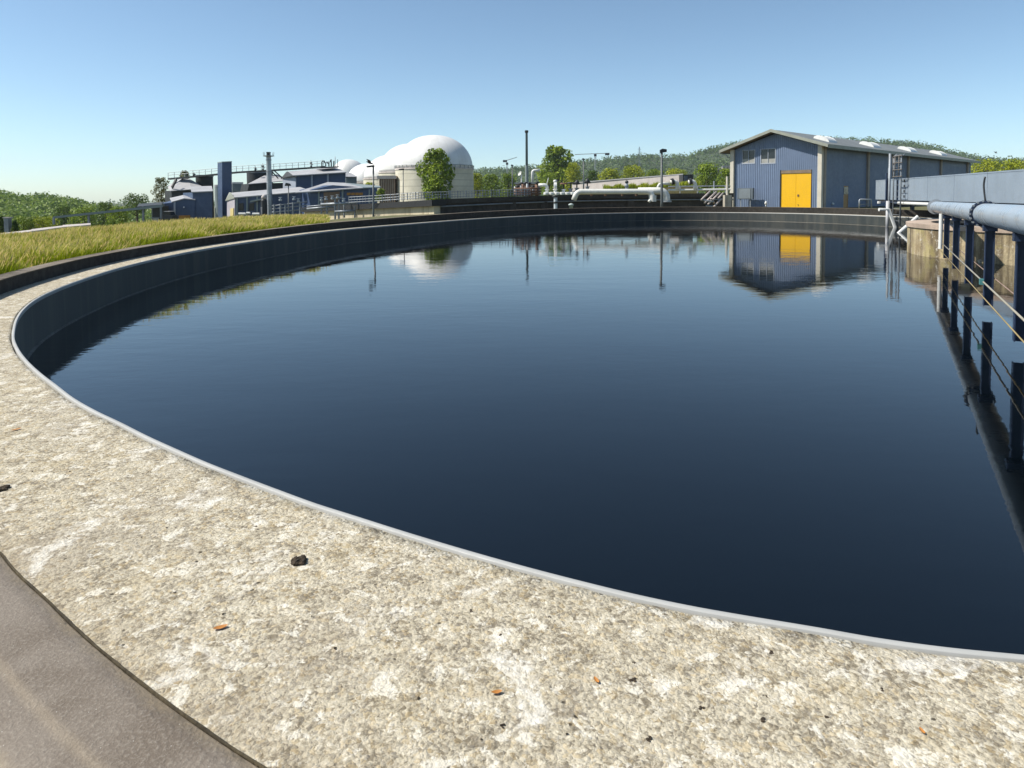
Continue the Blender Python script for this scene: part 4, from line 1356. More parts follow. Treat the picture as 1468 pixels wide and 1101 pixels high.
# steel chimney
ch = thing('steel_chimney', 'round galvanised steel chimney with a pronged crown platform', 'chimney', base_at(387, 70.5))
c = P(387, 305, 71)
zt = P(387, 224, 71).z
MB().lathe([(.29, -1.3), (.27, 0), (.235, zt)], V(c.x, c.y, 0), 20).build('shaft', M['steel'], ch, smooth=True, auto=40)
MB().lathe([(.24, zt - .05), (.55, zt), (.55, zt + .06), (.24, zt + .08)], V(c.x, c.y, 0), 20).build('platform', M['silo_grey'], ch)
MB().lathe([(.2, zt + .08), (.2, zt + .36), (.23, zt + .37), (.23, zt + .42)], V(c.x, c.y, 0), 16).build('flue', M['dark'], ch, smooth=True, auto=40)
for k in range(6):
    a = k * math.pi / 3
    MB().tube([(c.x + .5 * math.cos(a), c.y + .5 * math.sin(a), zt + .05), (c.x + .56 * math.cos(a), c.y + .56 * math.sin(a), zt + .42)], .02, 5).build('prong', M['dull_steel'], ch)
for z in np.linspace(.3, zt - .4, 5):
    MB().lathe([(.285, z), (.3, z + .03), (.285, z + .06)], V(c.x, c.y, 0), 20).build('band', M['dull_steel'], ch)

# two storey house and front hall
th = thing('two_storey_house', 'dark blue two storey house with a broad pale roof and a lit gable', 'building', base_at(460, 78))
block('wall', [(423.5, 300), (495.5, 300), (495.5, 247), (423.5, 251.5)], 78, 3.2, M['plant_blue'], th)
MB().prism([P(405.5, 300, 80), P(424, 300, 77.95), P(424, 251.8, 77.95), P(412, 249, 79.3), P(405.5, 254.5, 80)], V(.2, .2, 0)).build('gable_wall', M['plant_pale'], th)
slab('roof', [(419.5, 252.6, 77.6), (496.6, 247.8, 77.6), (481, 240.6, 80.2), (411, 247.2, 80.2)], .1, M['roof_pale'], th)
slab('roof', [(403, 256.6, 80.2), (420, 252.5, 77.55), (412.5, 247, 79.4), (410.5, 247.3, 80.3)], .1, M['silo_dark'], th)
for px in (447, 470):
    y = np.interp(px, [424, 495], [251.6, 247.2])
    MB().prism(poly([(px - 1.2, 290), (px + 1.2, 290), (px + 1.2, y), (px - 1.2, y)], 77.9), V(0, .1, 0)).build('pilaster', M['plant_pale'], th)
ru = thing('rooftop_unit', 'dark rooftop platform with curved goose neck vent pipes on the two storey house', 'vent unit', tuple(P(473, 240, 79)))
block('deck', [(459.5, 241), (486, 240), (486, 238.3), (459.5, 239.3)], 78.4, 1.6, M['silo_dark'], ru)
for k, (x, dx, h) in enumerate(((461.5, 3.5, 8), (467, 2.5, 6.5), (471.5, 0, 7), (475, -1, 10), (478.5, 0, 8), (480.5, 0, 14), (484, 0, 10))):
    a = P(x, 238.6, 78.9)
    s = 78.9 / F
    MB().tube([a, a + V(0, 0, h * s * .75), a + V(dx * s * .35, 0, h * s), a + V(dx * s, 0, h * s * .95), a + V(dx * s * 1.15, 0, h * s * .6)] if dx else [a, a + V(.01, 0, h * s)], .07 if k < 5 else .035, 8).build('vent_pipe', M['dull_steel'] if k % 2 else M['silo_dark'], ru, smooth=True)
fh = thing('front_hall', 'wide low blue hall with a band of orange windows behind the pipe racks', 'building', base_at(490, 70))
block('wall', [(445, 330), (541, 330), (541, 270), (477, 265.4), (445, 272.5)], 70, 3.6, M['plant_blue'], fh)
slab('roof', [(423, 277.2, 69.6), (521, 270.2, 69.6), (494, 263.4, 73), (470, 262.4, 73)], .1, M['roof_pale'], fh)
slab('roof', [(521, 270.2, 69.6), (546, 269.6, 70.8), (544, 267.6, 73), (494, 263.4, 73)], .1, M['silo_grey'], fh)
for k in range(4):
    x = 497.2 + k * 5.9
    MB().prism(poly([(x, 280), (x + 5.2, 279.7), (x + 5.2, 276), (x, 276.3)], 69.95), V(0, .05, 0)).build('window', M['orange'], fh)
for px in (457, 491, 529.5):
    MB().prism(poly([(px - 1.1, 330), (px + 1.1, 330), (px + 1.1, 271.5), (px - 1.1, 272)], 69.9), V(0, .1, 0)).build('pilaster', M['silo_grey'], fh)
MB().prism(poly([(464, 300), (487, 300), (487, 274.5), (464, 276)], 69.93), V(0, .07, 0)).build('timber_panel', M['brown_rib'], fh)
ca = thing('grey_cabin', 'small grey cabin with a pale roof right behind the two storey house', 'cabin', base_at(503, 84))
block('wall', [(496, 290), (511.4, 290), (511.4, 253.6), (496, 253.6)], 84, 2, M['silo_grey'], ca)
slab('roof', [(494.6, 254, 83.8), (512, 254.2, 83.8), (505, 249.5, 86), (494, 247, 86)], .08, M['roof_pale'], ca)

# pipe frames in front of the hall
def frame(label, posts, rails, heads, Y, mat, group=None):
    c = posts[0]
    t_ = thing('pipe_rack', label, 'pipe rack', tuple(P(c[0], c[2], Y)), group)
    for x, y0, y1 in posts:
        MB().tube([P(x, y0, Y), P(x, y1, Y)], .075, 8).build('post', mat, t_)
    for x0, y0, x1, y1, r in rails:
        MB().tube([P(x0, y0, Y), P(x1, y1, Y)], r, 10).build('pipe', M['dull_steel'], t_, smooth=True)
    for x, y in heads:
        q = P(x, y, Y)
        MB().lathe([(.1, 0), (.13, .02), (.13, .14), (.06, .16), (.05, .26), (.15, .27), (.15, .3), (.03, .31)], q, 12).build('valve', M['steel'], t_, smooth=True, auto=40)
    return t_
frame('tall grey pipe frame with a low crossbar standing in the yellow grass', [(480.5, 283, 318), (485.8, 286, 318), (508.8, 296, 318)], [(480, 303.2, 509, 302.6, .12), (460, 293.2, 512, 290.6, .11), (478, 284.6, 489, 283.6, .07)], [(476.5, 286), (484, 284.5)], 56, M['dull_steel'])
frame('rusty pipe frame with several valves left of the tall crossbar frame', [(461, 288, 316), (469, 289, 316), (493.5, 291, 312)], [(440, 299.5, 478, 296.4, .1), (440, 296, 476, 293, .05)], [(461, 288), (467.5, 287), (493, 289.4)], 57, M['dull_steel'])
frame('low grey railing of pipes right of the steel chimney', [(393, 293, 313), (402, 292, 313), (409, 292, 313), (420, 290, 312), (430, 289, 312)], [(390, 295.2, 440, 289, .045), (390, 299.6, 440, 294.2, .045), (390, 304.2, 440, 299.8, .06)], [(402, 288), (421.5, 287), (428, 290)], 58, M['dull_steel'])
ff = thing('mesh_fence', 'grey railing fence along the top of the light and dark concrete walls', 'fence', tuple(P(560, 290, 52)))
fp = [(500, 291.2, 55), (545, 288.6, 53), (600, 284.6, 52), (640, 283.4, 52), (690, 281.6, 53), (760, 279.8, 54)]
fx = [p[0] for p in fp]
for o in (1, 4.5, 8.5):
    MB().tube([P(a, b - o, c) for a, b, c in fp], .025, 6).build('rail', M['dull_steel'], ff)
for k in range(66):
    px = 500 + k * 4
    py, Y_ = float(np.interp(px, fx, [p[1] for p in fp])), float(np.interp(px, fx, [p[2] for p in fp]))
    MB().tube([P(px, py + 1, Y_), P(px, py - 8.8 - .7 * (k % 3 == 0), Y_)], .022 if k % 3 else .04, 5).build('baluster', M['dull_steel'], ff)

# ------------------------------------------------------------------ concrete walls of the neighbouring basin
nb_ = thing('neighbour_basin', 'neighbouring concrete basin with one sunlit wall and a long wall coloured dark for shade', 'basin', tuple(P(622, 300, 48)))
l0, l1 = P(436, 297.5, 66), P(622, 286.5, 47.5)
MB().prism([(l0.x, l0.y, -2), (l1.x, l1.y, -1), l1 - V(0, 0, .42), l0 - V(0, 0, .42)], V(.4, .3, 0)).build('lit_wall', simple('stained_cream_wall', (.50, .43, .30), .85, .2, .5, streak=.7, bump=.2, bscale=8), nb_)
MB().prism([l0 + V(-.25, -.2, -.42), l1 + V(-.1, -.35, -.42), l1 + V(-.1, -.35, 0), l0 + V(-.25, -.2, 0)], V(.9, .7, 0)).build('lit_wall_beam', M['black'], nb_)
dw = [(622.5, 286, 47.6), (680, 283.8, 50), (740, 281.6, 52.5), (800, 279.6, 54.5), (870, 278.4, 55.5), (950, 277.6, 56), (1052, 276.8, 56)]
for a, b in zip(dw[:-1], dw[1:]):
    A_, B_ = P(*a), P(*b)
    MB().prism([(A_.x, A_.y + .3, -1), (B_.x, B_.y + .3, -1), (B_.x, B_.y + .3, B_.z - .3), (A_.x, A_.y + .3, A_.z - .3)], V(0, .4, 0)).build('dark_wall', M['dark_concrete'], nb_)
    MB().prism([(A_.x, A_.y, A_.z - .32), (B_.x, B_.y, B_.z - .32), B_, A_], V(0, .8, 0)).build('wall_beam', simple('shade_dark_beam', (.042, .037, .031), .85, .3, .7, bump=.2), nb_)  # beam colour darkened with the wall, cancelling the grazing sunlight
    MB().tube([V(A_.x, A_.y + .1, A_.z - .5), V(B_.x, B_.y + .1, B_.z - .5)], .05, 8).build('wall_pipe', M['dull_steel'], nb_)
for px in (735, 780, 905):
    k = float(np.interp(px, [d[0] for d in dw], [d[2] for d in dw]))
    q = P(px, 283, k)
    MB().box((q.x, k + .2, -.1), (.5, .3, 1.6)).build('buttress', M['dark_concrete'], nb_)

# ------------------------------------------------------------------ white pipework in front of the dark wall
def elbow(a, b, c, r, n=8):
    """points from a through rounded corner b to c"""
    a, b, c = Vector(a), Vector(b), Vector(c)
    p0, p1 = b + (a - b).normalized() * r, b + (c - b).normalized() * r
    return [a] + [p0 * (1 - t) ** 2 + b * 2 * t * (1 - t) + p1 * t * t for t in [k / n for k in range(n + 1)]] + [c]
YP = 50.0
p1 = thing('white_pipeline', 'thick white pipeline running along the dark wall and bending down at both ends', 'pipeline', tuple(P(880, 290, YP)))
MB().tube(elbow(P(822.5, 287, YP), P(827, 274.6, YP), P(880, 274.6, YP), .35) + elbow(P(882, 274.6, YP), P(935.5, 274.3, YP), P(935.5, 288, YP), .55)[1:], [.19] * 22, 14).build('pipe', M['white_pipe'], p1, smooth=True)
MB().tube([P(935.5, 280, YP), P(935.5, 289, YP)], .27, 16).build('drop_pipe', M['white_pipe'], p1, smooth=True, auto=40)
MB().tube([P(930, 289.5, YP - .3), P(932.5, 286.4, YP - .3)], .1, 8).build('drain', M['white_pipe'], p1, smooth=True)
p2 = thing('white_pipe_elbow', 'short white pipe with a thick elbow bending down right behind the lamp post', 'pipe', tuple(P(955, 290, YP + 1)))
MB().tube(elbow(P(915, 274, YP + 1.2), P(955.6, 273.4, YP + 1.2), P(955.6, 288, YP + 1.2), .6), .26, 16).build('pipe', M['white_pipe'], p2, smooth=True)
MB().tube([P(955.6, 287.6, YP + 1.2), P(955.6, 289.6, YP + 1.2)], .36, 18).build('flange', M['steel'], p2, smooth=True, auto=40)
for px in (848, 868, 892, 912):
    tag(MB().bar(P(px, 276, YP + .4), P(px, 281, YP + .4), .12, .2).build('pipe_bracket', M['rust']),
        {848: 'leftmost rusty bracket under the thick white pipeline', 868: 'second rusty bracket from the left under the white pipeline', 892: 'third rusty bracket from the left under the white pipeline', 912: 'rightmost rusty bracket under the white pipeline'}[px], 'bracket', 'brackets under the white pipeline')
for k, (x, top, lb) in enumerate(((969.5, 259.5, 'white goose neck pipe with a dark valve left of the dark container'), (995, 259.5, 'white goose neck pipe with a dark valve in front of the green bush'))):
    g_ = thing('goose_neck_pipe', lb, 'pipe', tuple(P(x, 272, 54)))
    MB().tube(elbow(P(x + 1.5, 272, 54), P(x + 1.5, top, 54), P(x - 8, top + 1.5, 54), .35), .16, 12).build('pipe', M['white_pipe'], g_, smooth=True)
    MB().tube([P(x - 7, top + 1.2, 54), P(x - 3.5, top + .2, 54)], .25, 14).build('valve', M['dark'], g_, smooth=True, auto=40)
g_ = thing('pipe_arch', 'small white pipe arch standing left of the tall lamp post', 'pipe', tuple(P(944, 270, 54)))
MB().tube(elbow(P(942.5, 271, 54), P(945.5, 263, 54), P(960, 263.4, 54), .25), .11, 10).build('pipe', M['white_pipe'], g_, smooth=True)
wr = thing('handrail', 'long thin pale rail above the dark wall left of the hall', 'railing', tuple(P(1000, 275, 54)))
MB().tube([P(958, 272.6, 54), P(1047, 271.6, 54)], .08, 8).build('rail', M['white_pipe'], wr)
MB().tube([P(958, 267.6, 55), P(1047, 266.6, 55)], .05, 8).build('rail', M['steel'], wr)
for px in (975, 1000, 1023.5, 1040):
    MB().tube([P(px, 277, 54.4), P(px, 259.5 if px == 1023.5 else 266, 54.4)], .05, 6).build('post', M['steel'], wr)
# valve group at the left end of the pipeline
for k, (x, y, kind, lb) in enumerate(((784, 277, 'elbow', 'white bent pipe with a raised lever at the left of the valve cluster'), (796, 277, 'box', 'round white valve body in the middle of the valve cluster'), (808, 277, 'wheel', 'white valve with a rusty hand wheel right of the round white valve body'),
                                      (818, 276, 'wheel', 'dark valve with a hand wheel in front of the pale long wall'), (827, 275, 'tall', 'tall dark valve spindle beside the left bend of the white pipeline'), (842, 273, 'tall', 'dark valve spindle standing alone on top of the white pipeline'), (898.5, 272, 'pump', 'small pale blue vent with a dark cap on top of the white pipeline'))):
    v_ = thing('valve', lb, 'valve', tuple(P(x, y, 52)), 'valves on the neighbouring basin')
    s = 52 / F
    q = P(x, y, 52)
    MB().lathe([(.22, 0), (.22, .06), (.12, .08), (.12, .22), (.18, .24), (.18, .3)], q, 12).build('base', M['white'] if k < 3 else M['dull_steel'], v_, smooth=True, auto=40)
    if kind == 'elbow':
        MB().tube(elbow(q + V(0, 0, .3), q + V(0, 0, .62), q + V(-.62, 0, .6), .2), .12, 12).build('pipe', M['white'], v_, smooth=True)
        MB().tube([q + V(.0, 0, .7), q + V(.12, 0, 1.15)], .03, 6).build('lever', M['white'], v_)
    elif kind == 'box':
        MB().tube([q + V(-.1, -.1, .5), q + V(.1, -.1, .5)], .3, 18).build('valve_body', M['white'], v_, smooth=True, auto=40)
        MB().lathe([(.1, .8), (.14, .82), (.14, .95), (.05, 1.0)], q, 12).build('bonnet', M['white'], v_, smooth=True)
    elif kind in ('wheel', 'tall'):
        hgt = .75 if kind == 'wheel' else .7
        MB().tube([q + V(0, 0, .3), q + V(0, 0, hgt)], .05, 8).build('spindle', M['dark'], v_)
        MB().lathe([(.26, hgt - .1), (.3, hgt - .04), (.22, hgt + .02)] if kind == 'wheel' else [(.16, hgt - .16), (.26, hgt - .1), (.1, hgt + .1), (.03, hgt + .22)], q, 14).build('hand_wheel', M['rust'] if k == 2 else M['dark'], v_, smooth=True)
    else:
        MB().tube([q + V(0, 0, .2), q + V(0, 0, .5)], .09, 10).build('vent_pipe', M['pipe_blue'], v_, smooth=True)
        MB().lathe([(.13, .5), (.13, .62), (.04, .7)], q, 12).build('vent_cap', M['dark'], v_, smooth=True)
for k in range(6):
    x = 783 + k * 7.6
    tag(MB().lathe([(.12, 0), (.2, .02), (.2, .17), (.12, .2)], P(x, 279.2, 51.6), 12).build('pipe_stub', M['white'], smooth=True, auto=40),
        'short white pipe stub in the row along the top of the dark wall', 'pipe stub', 'white pipe stubs on the dark wall')
vp = thing('vent_post', 'pale blue white vent pipe with two collars standing before the dark wall', 'vent pipe', tuple(P(796.5, 297, 50)))
c = P(796.5, 297.5, 50)
MB().tube([c - V(0, 0, .2), c + V(0, 0, .72)], .13, 14).build('pipe', simple('pale_blue_white_pipe', (.5, .55, .58), .4, .12), vp, smooth=True, auto=40)
MB().lathe([(.14, .74), (.24, .76), (.24, .86), (.1, .9)], c, 14).build('cap', M['silo_dark'], vp, smooth=True)
MB().lathe([(.135, .3), (.17, .31), (.17, .42), (.135, .43)], c, 14).build('collar', M['silo_dark'], vp, smooth=True)
hb = thing('hydrant', 'short pale green grey hydrant cap standing before the dark wall', 'hydrant', tuple(P(818.8, 297, 50)))
MB().lathe([(.15, -.2), (.15, .12), (.2, .13), (.2, .2), (.06, .28)], P(818.8, 297, 50), 14).build('body', simple('grey_green_hydrant', (.36, .42, .40), .5, .12), hb, smooth=True)
# rusty manifold on top of the dark wall
mf = thing('pipe_manifold', 'rusty brown manifold of upright pipes under the slim chimney on the dark wall', 'manifold', tuple(P(755, 280, 56)))
q_ = random.Random(5)
for k in range(13):
    x = 738.5 + k * 2.9 + q_.uniform(-.6, .6)
    y1_ = 266 + q_.uniform(-3.5, 3)
    Y_ = 56 + q_.uniform(-.5, 1.2)
    MB().tube([P(x, 281, Y_), P(x, y1_, Y_)], q_.uniform(.05, .11), 8).build('riser', M['rust'] if k % 3 else M['dull_steel'], mf, smooth=True)
    if k % 2:
        MB().lathe([(.08, 0), (.2, .03), (.2, .1), (.06, .16)], P(x, y1_, Y_), 10).build('hand_wheel', M['dark'], mf, smooth=True)
for y in (270.5, 274.5, 278):
    MB().tube([P(737, y, 55.4), P(776, y - .4, 55.4)], .07, 8).build('header', M['rust'], mf, smooth=True)
# inclined screw pumps left of the hall
sc = thing('inclined_stair', 'steep steel stair of slanting bars rising from the yard left of the hall', 'stair', tuple(P(1020, 296, 51)))
for a, b in (((1005.5, 286.5), (1018, 274.2)), ((1010, 291), (1027, 275)), ((1015, 293), (1032, 276)), ((1024, 296), (1034, 285)), ((1030, 284), (1036.5, 277)), ((1019.5, 285), (1024, 291))):
    MB().tube([P(*a, 51.5), P(*b, 52.5)], .07, 8).build('stringer', simple('worn_pinkish_steel', (.40, .34, .31), .6, .2), sc, smooth=True)
for a, b in (((1005, 286.8), (1023, 289.2)), ((1012, 295), (1026, 296.4))):
    MB().tube([P(*a, 51.6), P(*b, 51.6)], .06, 8).build('tread_bar', M['dull_steel'], sc)
MB().tube([P(1042.5, 297, 53), P(1042.5, 253, 53)], .09, 8).build('newel', M['column'], sc)
MB().box(P(1042.5, 289, 53) , (.5, .5, 1.0)).build('plinth', M['concrete'], sc)

# ------------------------------------------------------------------ white gas domes
YD = 120.0
def dome(label, cx, rpx, ytop, ybase, Y, drum_mat, extras=False, ybot=285):
    s = Y / F
    c = P(cx, ybase, Y)
    r = rpx * s
    c = V(c.x, Y + r * .25, 0)
    r *= c.y / Y
    k = c.y / Y
    zb = 1.2 + (P(cx, ybase, Y).z - 1.2) * k
    ztop = 1.2 + (P(cx, ytop, Y).z - 1.2) * k
    zg_ = -1.4
    t_ = thing('gas_dome', label, 'gas dome', (c.x, c.y, zg_), 'white gas domes')
    MB().lathe([(r * 1.0, zg_), (r * 1.0, zb - .25)], c, 56).build('drum', drum_mat, t_, smooth=True, auto=35)
    MB().lathe([(r * 1.015, zb - .25), (r * 1.015, zb), (r * .97, zb + .02)], c, 56).build('ring', M['pale_wall'], t_, smooth=True, auto=35)
    prof = []
    for q in range(19):
        a = math.pi / 2 * q / 18
        prof.append((max(.02, r * .985 * math.cos(a) ** .92), zb + .02 + (ztop - zb) * math.sin(a)))
    MB().lathe(prof, c, 64).build('membrane', M['membrane'], t_, smooth=True)
    if extras:
        for q in range(40):
            a = 2 * math.pi * q / 40
            p = c + V(r * 1.01 * math.cos(a), r * 1.01 * math.sin(a), zb)
            MB().tube([p, p + V(0, 0, .5)], .05, 5).build('rail_post', M['dull_steel'], t_)
        arc = [c + V(r * 1.01 * math.cos(2 * math.pi * q / 60), r * 1.01 * math.sin(2 * math.pi * q / 60), zb + .48) for q in range(61)]
        MB().tube(arc, .04, 5, cap=False).build('rail', M['dull_steel'], t_)
        a = -1.1
        lp_ = c + V(r * 1.03 * math.cos(a), r * 1.03 * math.sin(a), 0)
        MB().bar(lp_ + V(0, 0, zg_), lp_ + V(0, 0, zb + .5), .35, .3).build('service_duct', M['silo_grey'], t_)
    return t_
def banded():
    t = NT('banded_pale_concrete')
    z = t.n('ShaderNodeSeparateXYZ')
    t.l(t.tc, z.inputs[0])
    fr_ = t.math('FRACT', t.math('DIVIDE', z.outputs[2], 1.05))
    b = t.ramp(t.math('ABSOLUTE', t.math('SUBTRACT', fr_, .5)), .40, .48)
    n = t.ramp(t.noise(.4, 5, .6), .35, .65)
    c = t.mix(n, (.50, .47, .37), (.62, .58, .47))
    c = t.mix(t.math('MULTIPLY', b, .55), c, (.30, .28, .22))
    t.col(c)
    t.rough(.8)
    return t.m
M['banded'] = banded()
dome('white gas dome farthest left, half hidden behind the two storey house', 499, 27, 228.5, 258, 190, M['banded'])
dome('white gas dome second from the left, low behind the grey cabin', 526, 31, 234.5, 262, 165, M['banded'])
dome('white gas dome in the middle of the row, behind the brown louvred block', 563, 43, 221.5, 256, 150, M['banded'])
dome('white gas dome directly behind the largest one, showing its left shoulder', 589, 47, 206, 247, 135, M['banded'])
dome('largest and nearest white gas dome, behind the round green tree', 621.5, 55.5, 194, 242, YD, M['banded'], True)
lb_ = thing('louvred_block', 'brown louvred block with a flat white top left of the largest dome', 'building', base_at(554, 118, -1.4))
x0, x1 = P(543.5, 270, 118).x, P(566.5, 270, 118).x
zt, zb = P(555, 256.5, 118).z, -1.4
MB().box(((x0 + x1) / 2, 119.2, (zt + zb) / 2), (x1 - x0, 2.4, zt - zb)).build('core', M['brown_rib'], lb_)
for k in range(9):
    x = x0 + (x1 - x0) * (k + .5) / 9
    MB().box((x, 117.9, (zt + zb) / 2), (.1, .2, zt - zb - .1)).build('louvre', simple('pale_louvre', (.42, .33, .25), .7, .15) if k == 0 else bpy.data.materials['pale_louvre'], lb_)
MB().box(((x0 + x1) / 2, 119.1, zt + .28), (x1 - x0 + .5, 2.9, .55)).build('roof', M['pale_wall'], lb_)

# ------------------------------------------------------------------ masts, lamps, chimneys, cranes
def lamp(label, px, ytop, ybot, Y, kind, r=.05):
    a, b = P(px, ybot, Y), P(px, ytop, Y)
    a.z -= .3
    t_ = thing('lamp_post', label, 'lamp post', tuple(a))
    MB().tube([a, a.lerp(b, .15), b], [r * 1.25, r * 1.1, r * .85], 10).build('pole', M['lamp_grey'], t_, smooth=True)
    h = MB()
    if kind == 'right':
        h.prism([b + V(-.12, -.1, -.02), b + V(.34, -.1, .05), b + V(.34, -.1, .24), b + V(.05, -.1, .28), b + V(-.12, -.1, .2)], V(0, .22, 0))
    elif kind == 'left':
        h.prism([b + V(.06, -.12, 0), b + V(-.38, -.12, -.03), b + V(-.38, -.12, .06), b + V(.06, -.12, .12)], V(0, .24, 0))
    else:
        h.prism([b + V(-.22, -.1, 0), b + V(.16, -.1, 0), b + V(.1, -.1, .14), b + V(-.14, -.1, .2)], V(0, .2, 0))
    h.build('lamp_head', M['dark'], t_, bevel=.015)
    return t_
lamp('grey lamp post with a dark angled head standing before the white pipe elbow', 948.6, 219, 297, 49, 'right', .085)
lamp('grey lamp post with a flat dark head standing before the white domes', 535.2, 239.4, 313, 42, 'left', .055)
lamp('thin lamp post with a small shade standing before the front hall', 413.5, 266.5, 312, 44, 'shade', .035)
lamp('very thin lamp post before the banded drum of the largest dome', 578, 243.5, 296, 60, 'left', .04)
lamp('slim lamp post rising above the pale long wall beside the tall tree', 836.6, 229, 272, 90, 'shade', .09)
lamp('short brown lamp post among the bushes left of the slim chimney', 734.5, 238, 272, 90, 'shade', .08)
for nm, lb, px, py, Y, s in (('bird', 'black bird flapping just above the flat lamp head before the domes', 530, 233.5, 42, .42), ('bird', 'tiny dark bird flying in the clear sky over the right end of the hall roof', 1427.5, 219, 70, .28)):
    c = P(px, py, Y)
    b_ = thing(nm, lb, 'bird', tuple(c))
    MB().tube([c + V(-.5 * s, 0, .22 * s), c + V(-.3 * s, 0, .14 * s), c, c + V(.34 * s, 0, -.12 * s), c + V(.6 * s, 0, -.2 * s)], [.02 * s, .09 * s, .15 * s, .09 * s, .03 * s], 10).build('body', M['black'], b_, smooth=True)
    for sg in (-1, 1):
        MB().prism([c + V(-.16 * s, .1 * sg * s, .1 * s), c + V(.18 * s, .1 * sg * s, .0), c + V(.02 * s, .45 * sg * s, .36 * s), c + V(-.34 * s, .62 * sg * s, .5 * s)], V(0, 0, .03 * s)).build('wing', M['black'], b_)
sl_ = thing('slim_chimney', 'very tall slim dark chimney standing alone against the sky', 'chimney', tuple(P(755, 275, 130)))
c = P(755.3, 275, 130)
zt, zm = P(755, 187, 130).z, P(755, 238, 130).z
MB().lathe([(.31, -1.4), (.30, zm), (.22, zm + .05), (.2, zt)], V(c.x, c.y, 0), 16).build('shaft', M['silo_grey'], sl_, smooth=True, auto=40)
MB().lathe([(.22, zm + .06), (.235, zm + .1), (.215, zt)], V(c.x, c.y, 0), 16).build('upper_shaft', simple('dark_green_grey_steel', (.05, .075, .08), .5, .15), sl_, smooth=True, auto=40)
MB().lathe([(.3, zt - .42), (.33, zt - .38), (.33, zt), (.18, zt + .03)], V(c.x, c.y, 0), 16).build('cap', M['dark'], sl_, smooth=True, auto=40)
gn = thing('vent_stack', 'white vent stack with a bent top right of the slim chimney', 'vent stack', tuple(P(763.5, 268, 125)))
MB().tube(elbow(P(763.3, 268, 125), P(763.3, 244.4, 125), P(774, 244, 125), .5), .24, 12).build('pipe', M['white'], gn, smooth=True)
ds = thing('satellite_dish', 'white dish on a short mast on the low flat roof left of the slim chimney', 'dish', tuple(P(747, 262, 120)))
c = P(746.5, 249.5, 120)
MB().tube([P(747.5, 263, 120), P(747.5, 250, 120)], .1, 8).build('mast', M['white'], ds)
bm = MB()
ax = V(-.75, -.5, .45).normalized()
u_ = ax.cross(V(0, 0, 1)).normalized()
w_ = u_.cross(ax)
rings = [[c + ax * (.25 * (k / 4) ** 2) + (u_ * math.cos(a) + w_ * math.sin(a)) * (.42 * k / 4 + .01) for a in [2 * math.pi * q / 16 for q in range(16)]] for k in range(5)]
for k in range(4):
    bm.add(rings[k] + rings[k + 1], [(q, (q + 1) % 16, 16 + (q + 1) % 16, 16 + q) for q in range(16)])
bm.build('reflector', M['white'], ds, smooth=True)
fr2 = thing('flat_roofed_hut', 'low flat roofed hut with a pale roof edge under the slim chimney', 'hut', tuple(P(752, 275, 118)))
block('wall', [(739, 280), (768, 280), (768, 263.5), (739, 264)], 118, 2, M['brown_rib'], fr2, V(0, 1, 0))
block('roof', [(737.5, 264), (769.5, 263.4), (769.5, 261), (737.5, 261.6)], 117.8, 2.4, M['roof_pale'], fr2, V(0, 1, 0))
def crane(label, px, ymast, ybot, jib, Y, cw):
    t_ = thing('tower_crane', label, 'crane', tuple(P(px, ybot, Y)), 'far tower cranes')
    s = Y / F
    pale = simple('pale_crane_steel', (.5, .5, .47), .5, .1) if 'pale_crane_steel' not in bpy.data.materials else bpy.data.materials['pale_crane_steel']
    a, b = P(px, ybot, Y), P(px, ymast, Y)
    m = MB()
    w = .9 * s
    for dx, dy in ((-1, -1), (1, -1), (1, 1), (-1, 1)):
        m.bar(a + V(dx * w, dy * w, 0), b + V(dx * w, dy * w, 0), .55 * s)
    n = 10
    for k in range(n):
        z0, z1 = a.lerp(b, k / n), a.lerp(b, (k + 1) / n)
        sg = 1 if k % 2 else -1
        m.bar(z0 + V(-sg * w, -w, 0), z1 + V(sg * w, -w, 0), .4 * s)
    m.build('mast', pale, t_)
    MB().box(b + V(0, 0, 1.4 * s), (3.4 * s, 2.5 * s, 3.2 * s)).build('cab', M['dark'], t_)
    j0, j1 = P(*jib[0], Y), P(*jib[1], Y)
    MB().bar(j0, j1, .7 * s, .9 * s).build('jib', pale, t_)
    if cw:
        MB().box(P(cw[0], cw[1], Y), (6 * s, 2 * s, 3 * s)).build('counterweight', M['dark'], t_)
crane('far tower crane with a level jib and dark counterweight right of the tall tree', 853.4, 224, 262, ((824, 221.5), (874, 219.5)), 420, (870.5, 221))
crane('far tower crane with a rising jib left of the slim chimney', 727, 236, 262, ((721, 231.5), (741, 225.5)), 450, (724, 231))
py_ = thing('lattice_pylon', 'thin lattice pylon rising above the far wooded ridge', 'pylon', tuple(P(916.6, 262, 560)))
m = MB()
s = .56
a, b = P(916.6, 262, 560), P(916.6, 210.5, 560)
for sg in (-1, 1):
    m.bar(a + V(sg * 1.6 * s, 0, 0), b + V(sg * .5 * s, 0, 0), .42 * s)
for k in range(14):
    z0, z1 = a.lerp(b, k / 14), a.lerp(b, (k + 1) / 14)
    sg = 1 if k % 2 else -1
    w0, w1 = 1.6 - 1.1 * k / 14, 1.6 - 1.1 * (k + 1) / 14
    m.bar(z0 + V(-sg * w0 * s, 0, 0), z1 + V(sg * w1 * s, 0, 0), .3 * s)
m.build('lattice', M['dull_steel'], py_)
for y, w in ((214, 3), (218, 3.6)):
    q = P(916.6, y, 560)
    MB().bar(q - V(w * s * .8, 0, 0), q + V(w * s * .8, 0, 0), .4 * s).build('cross_arm', M['dull_steel'], py_)

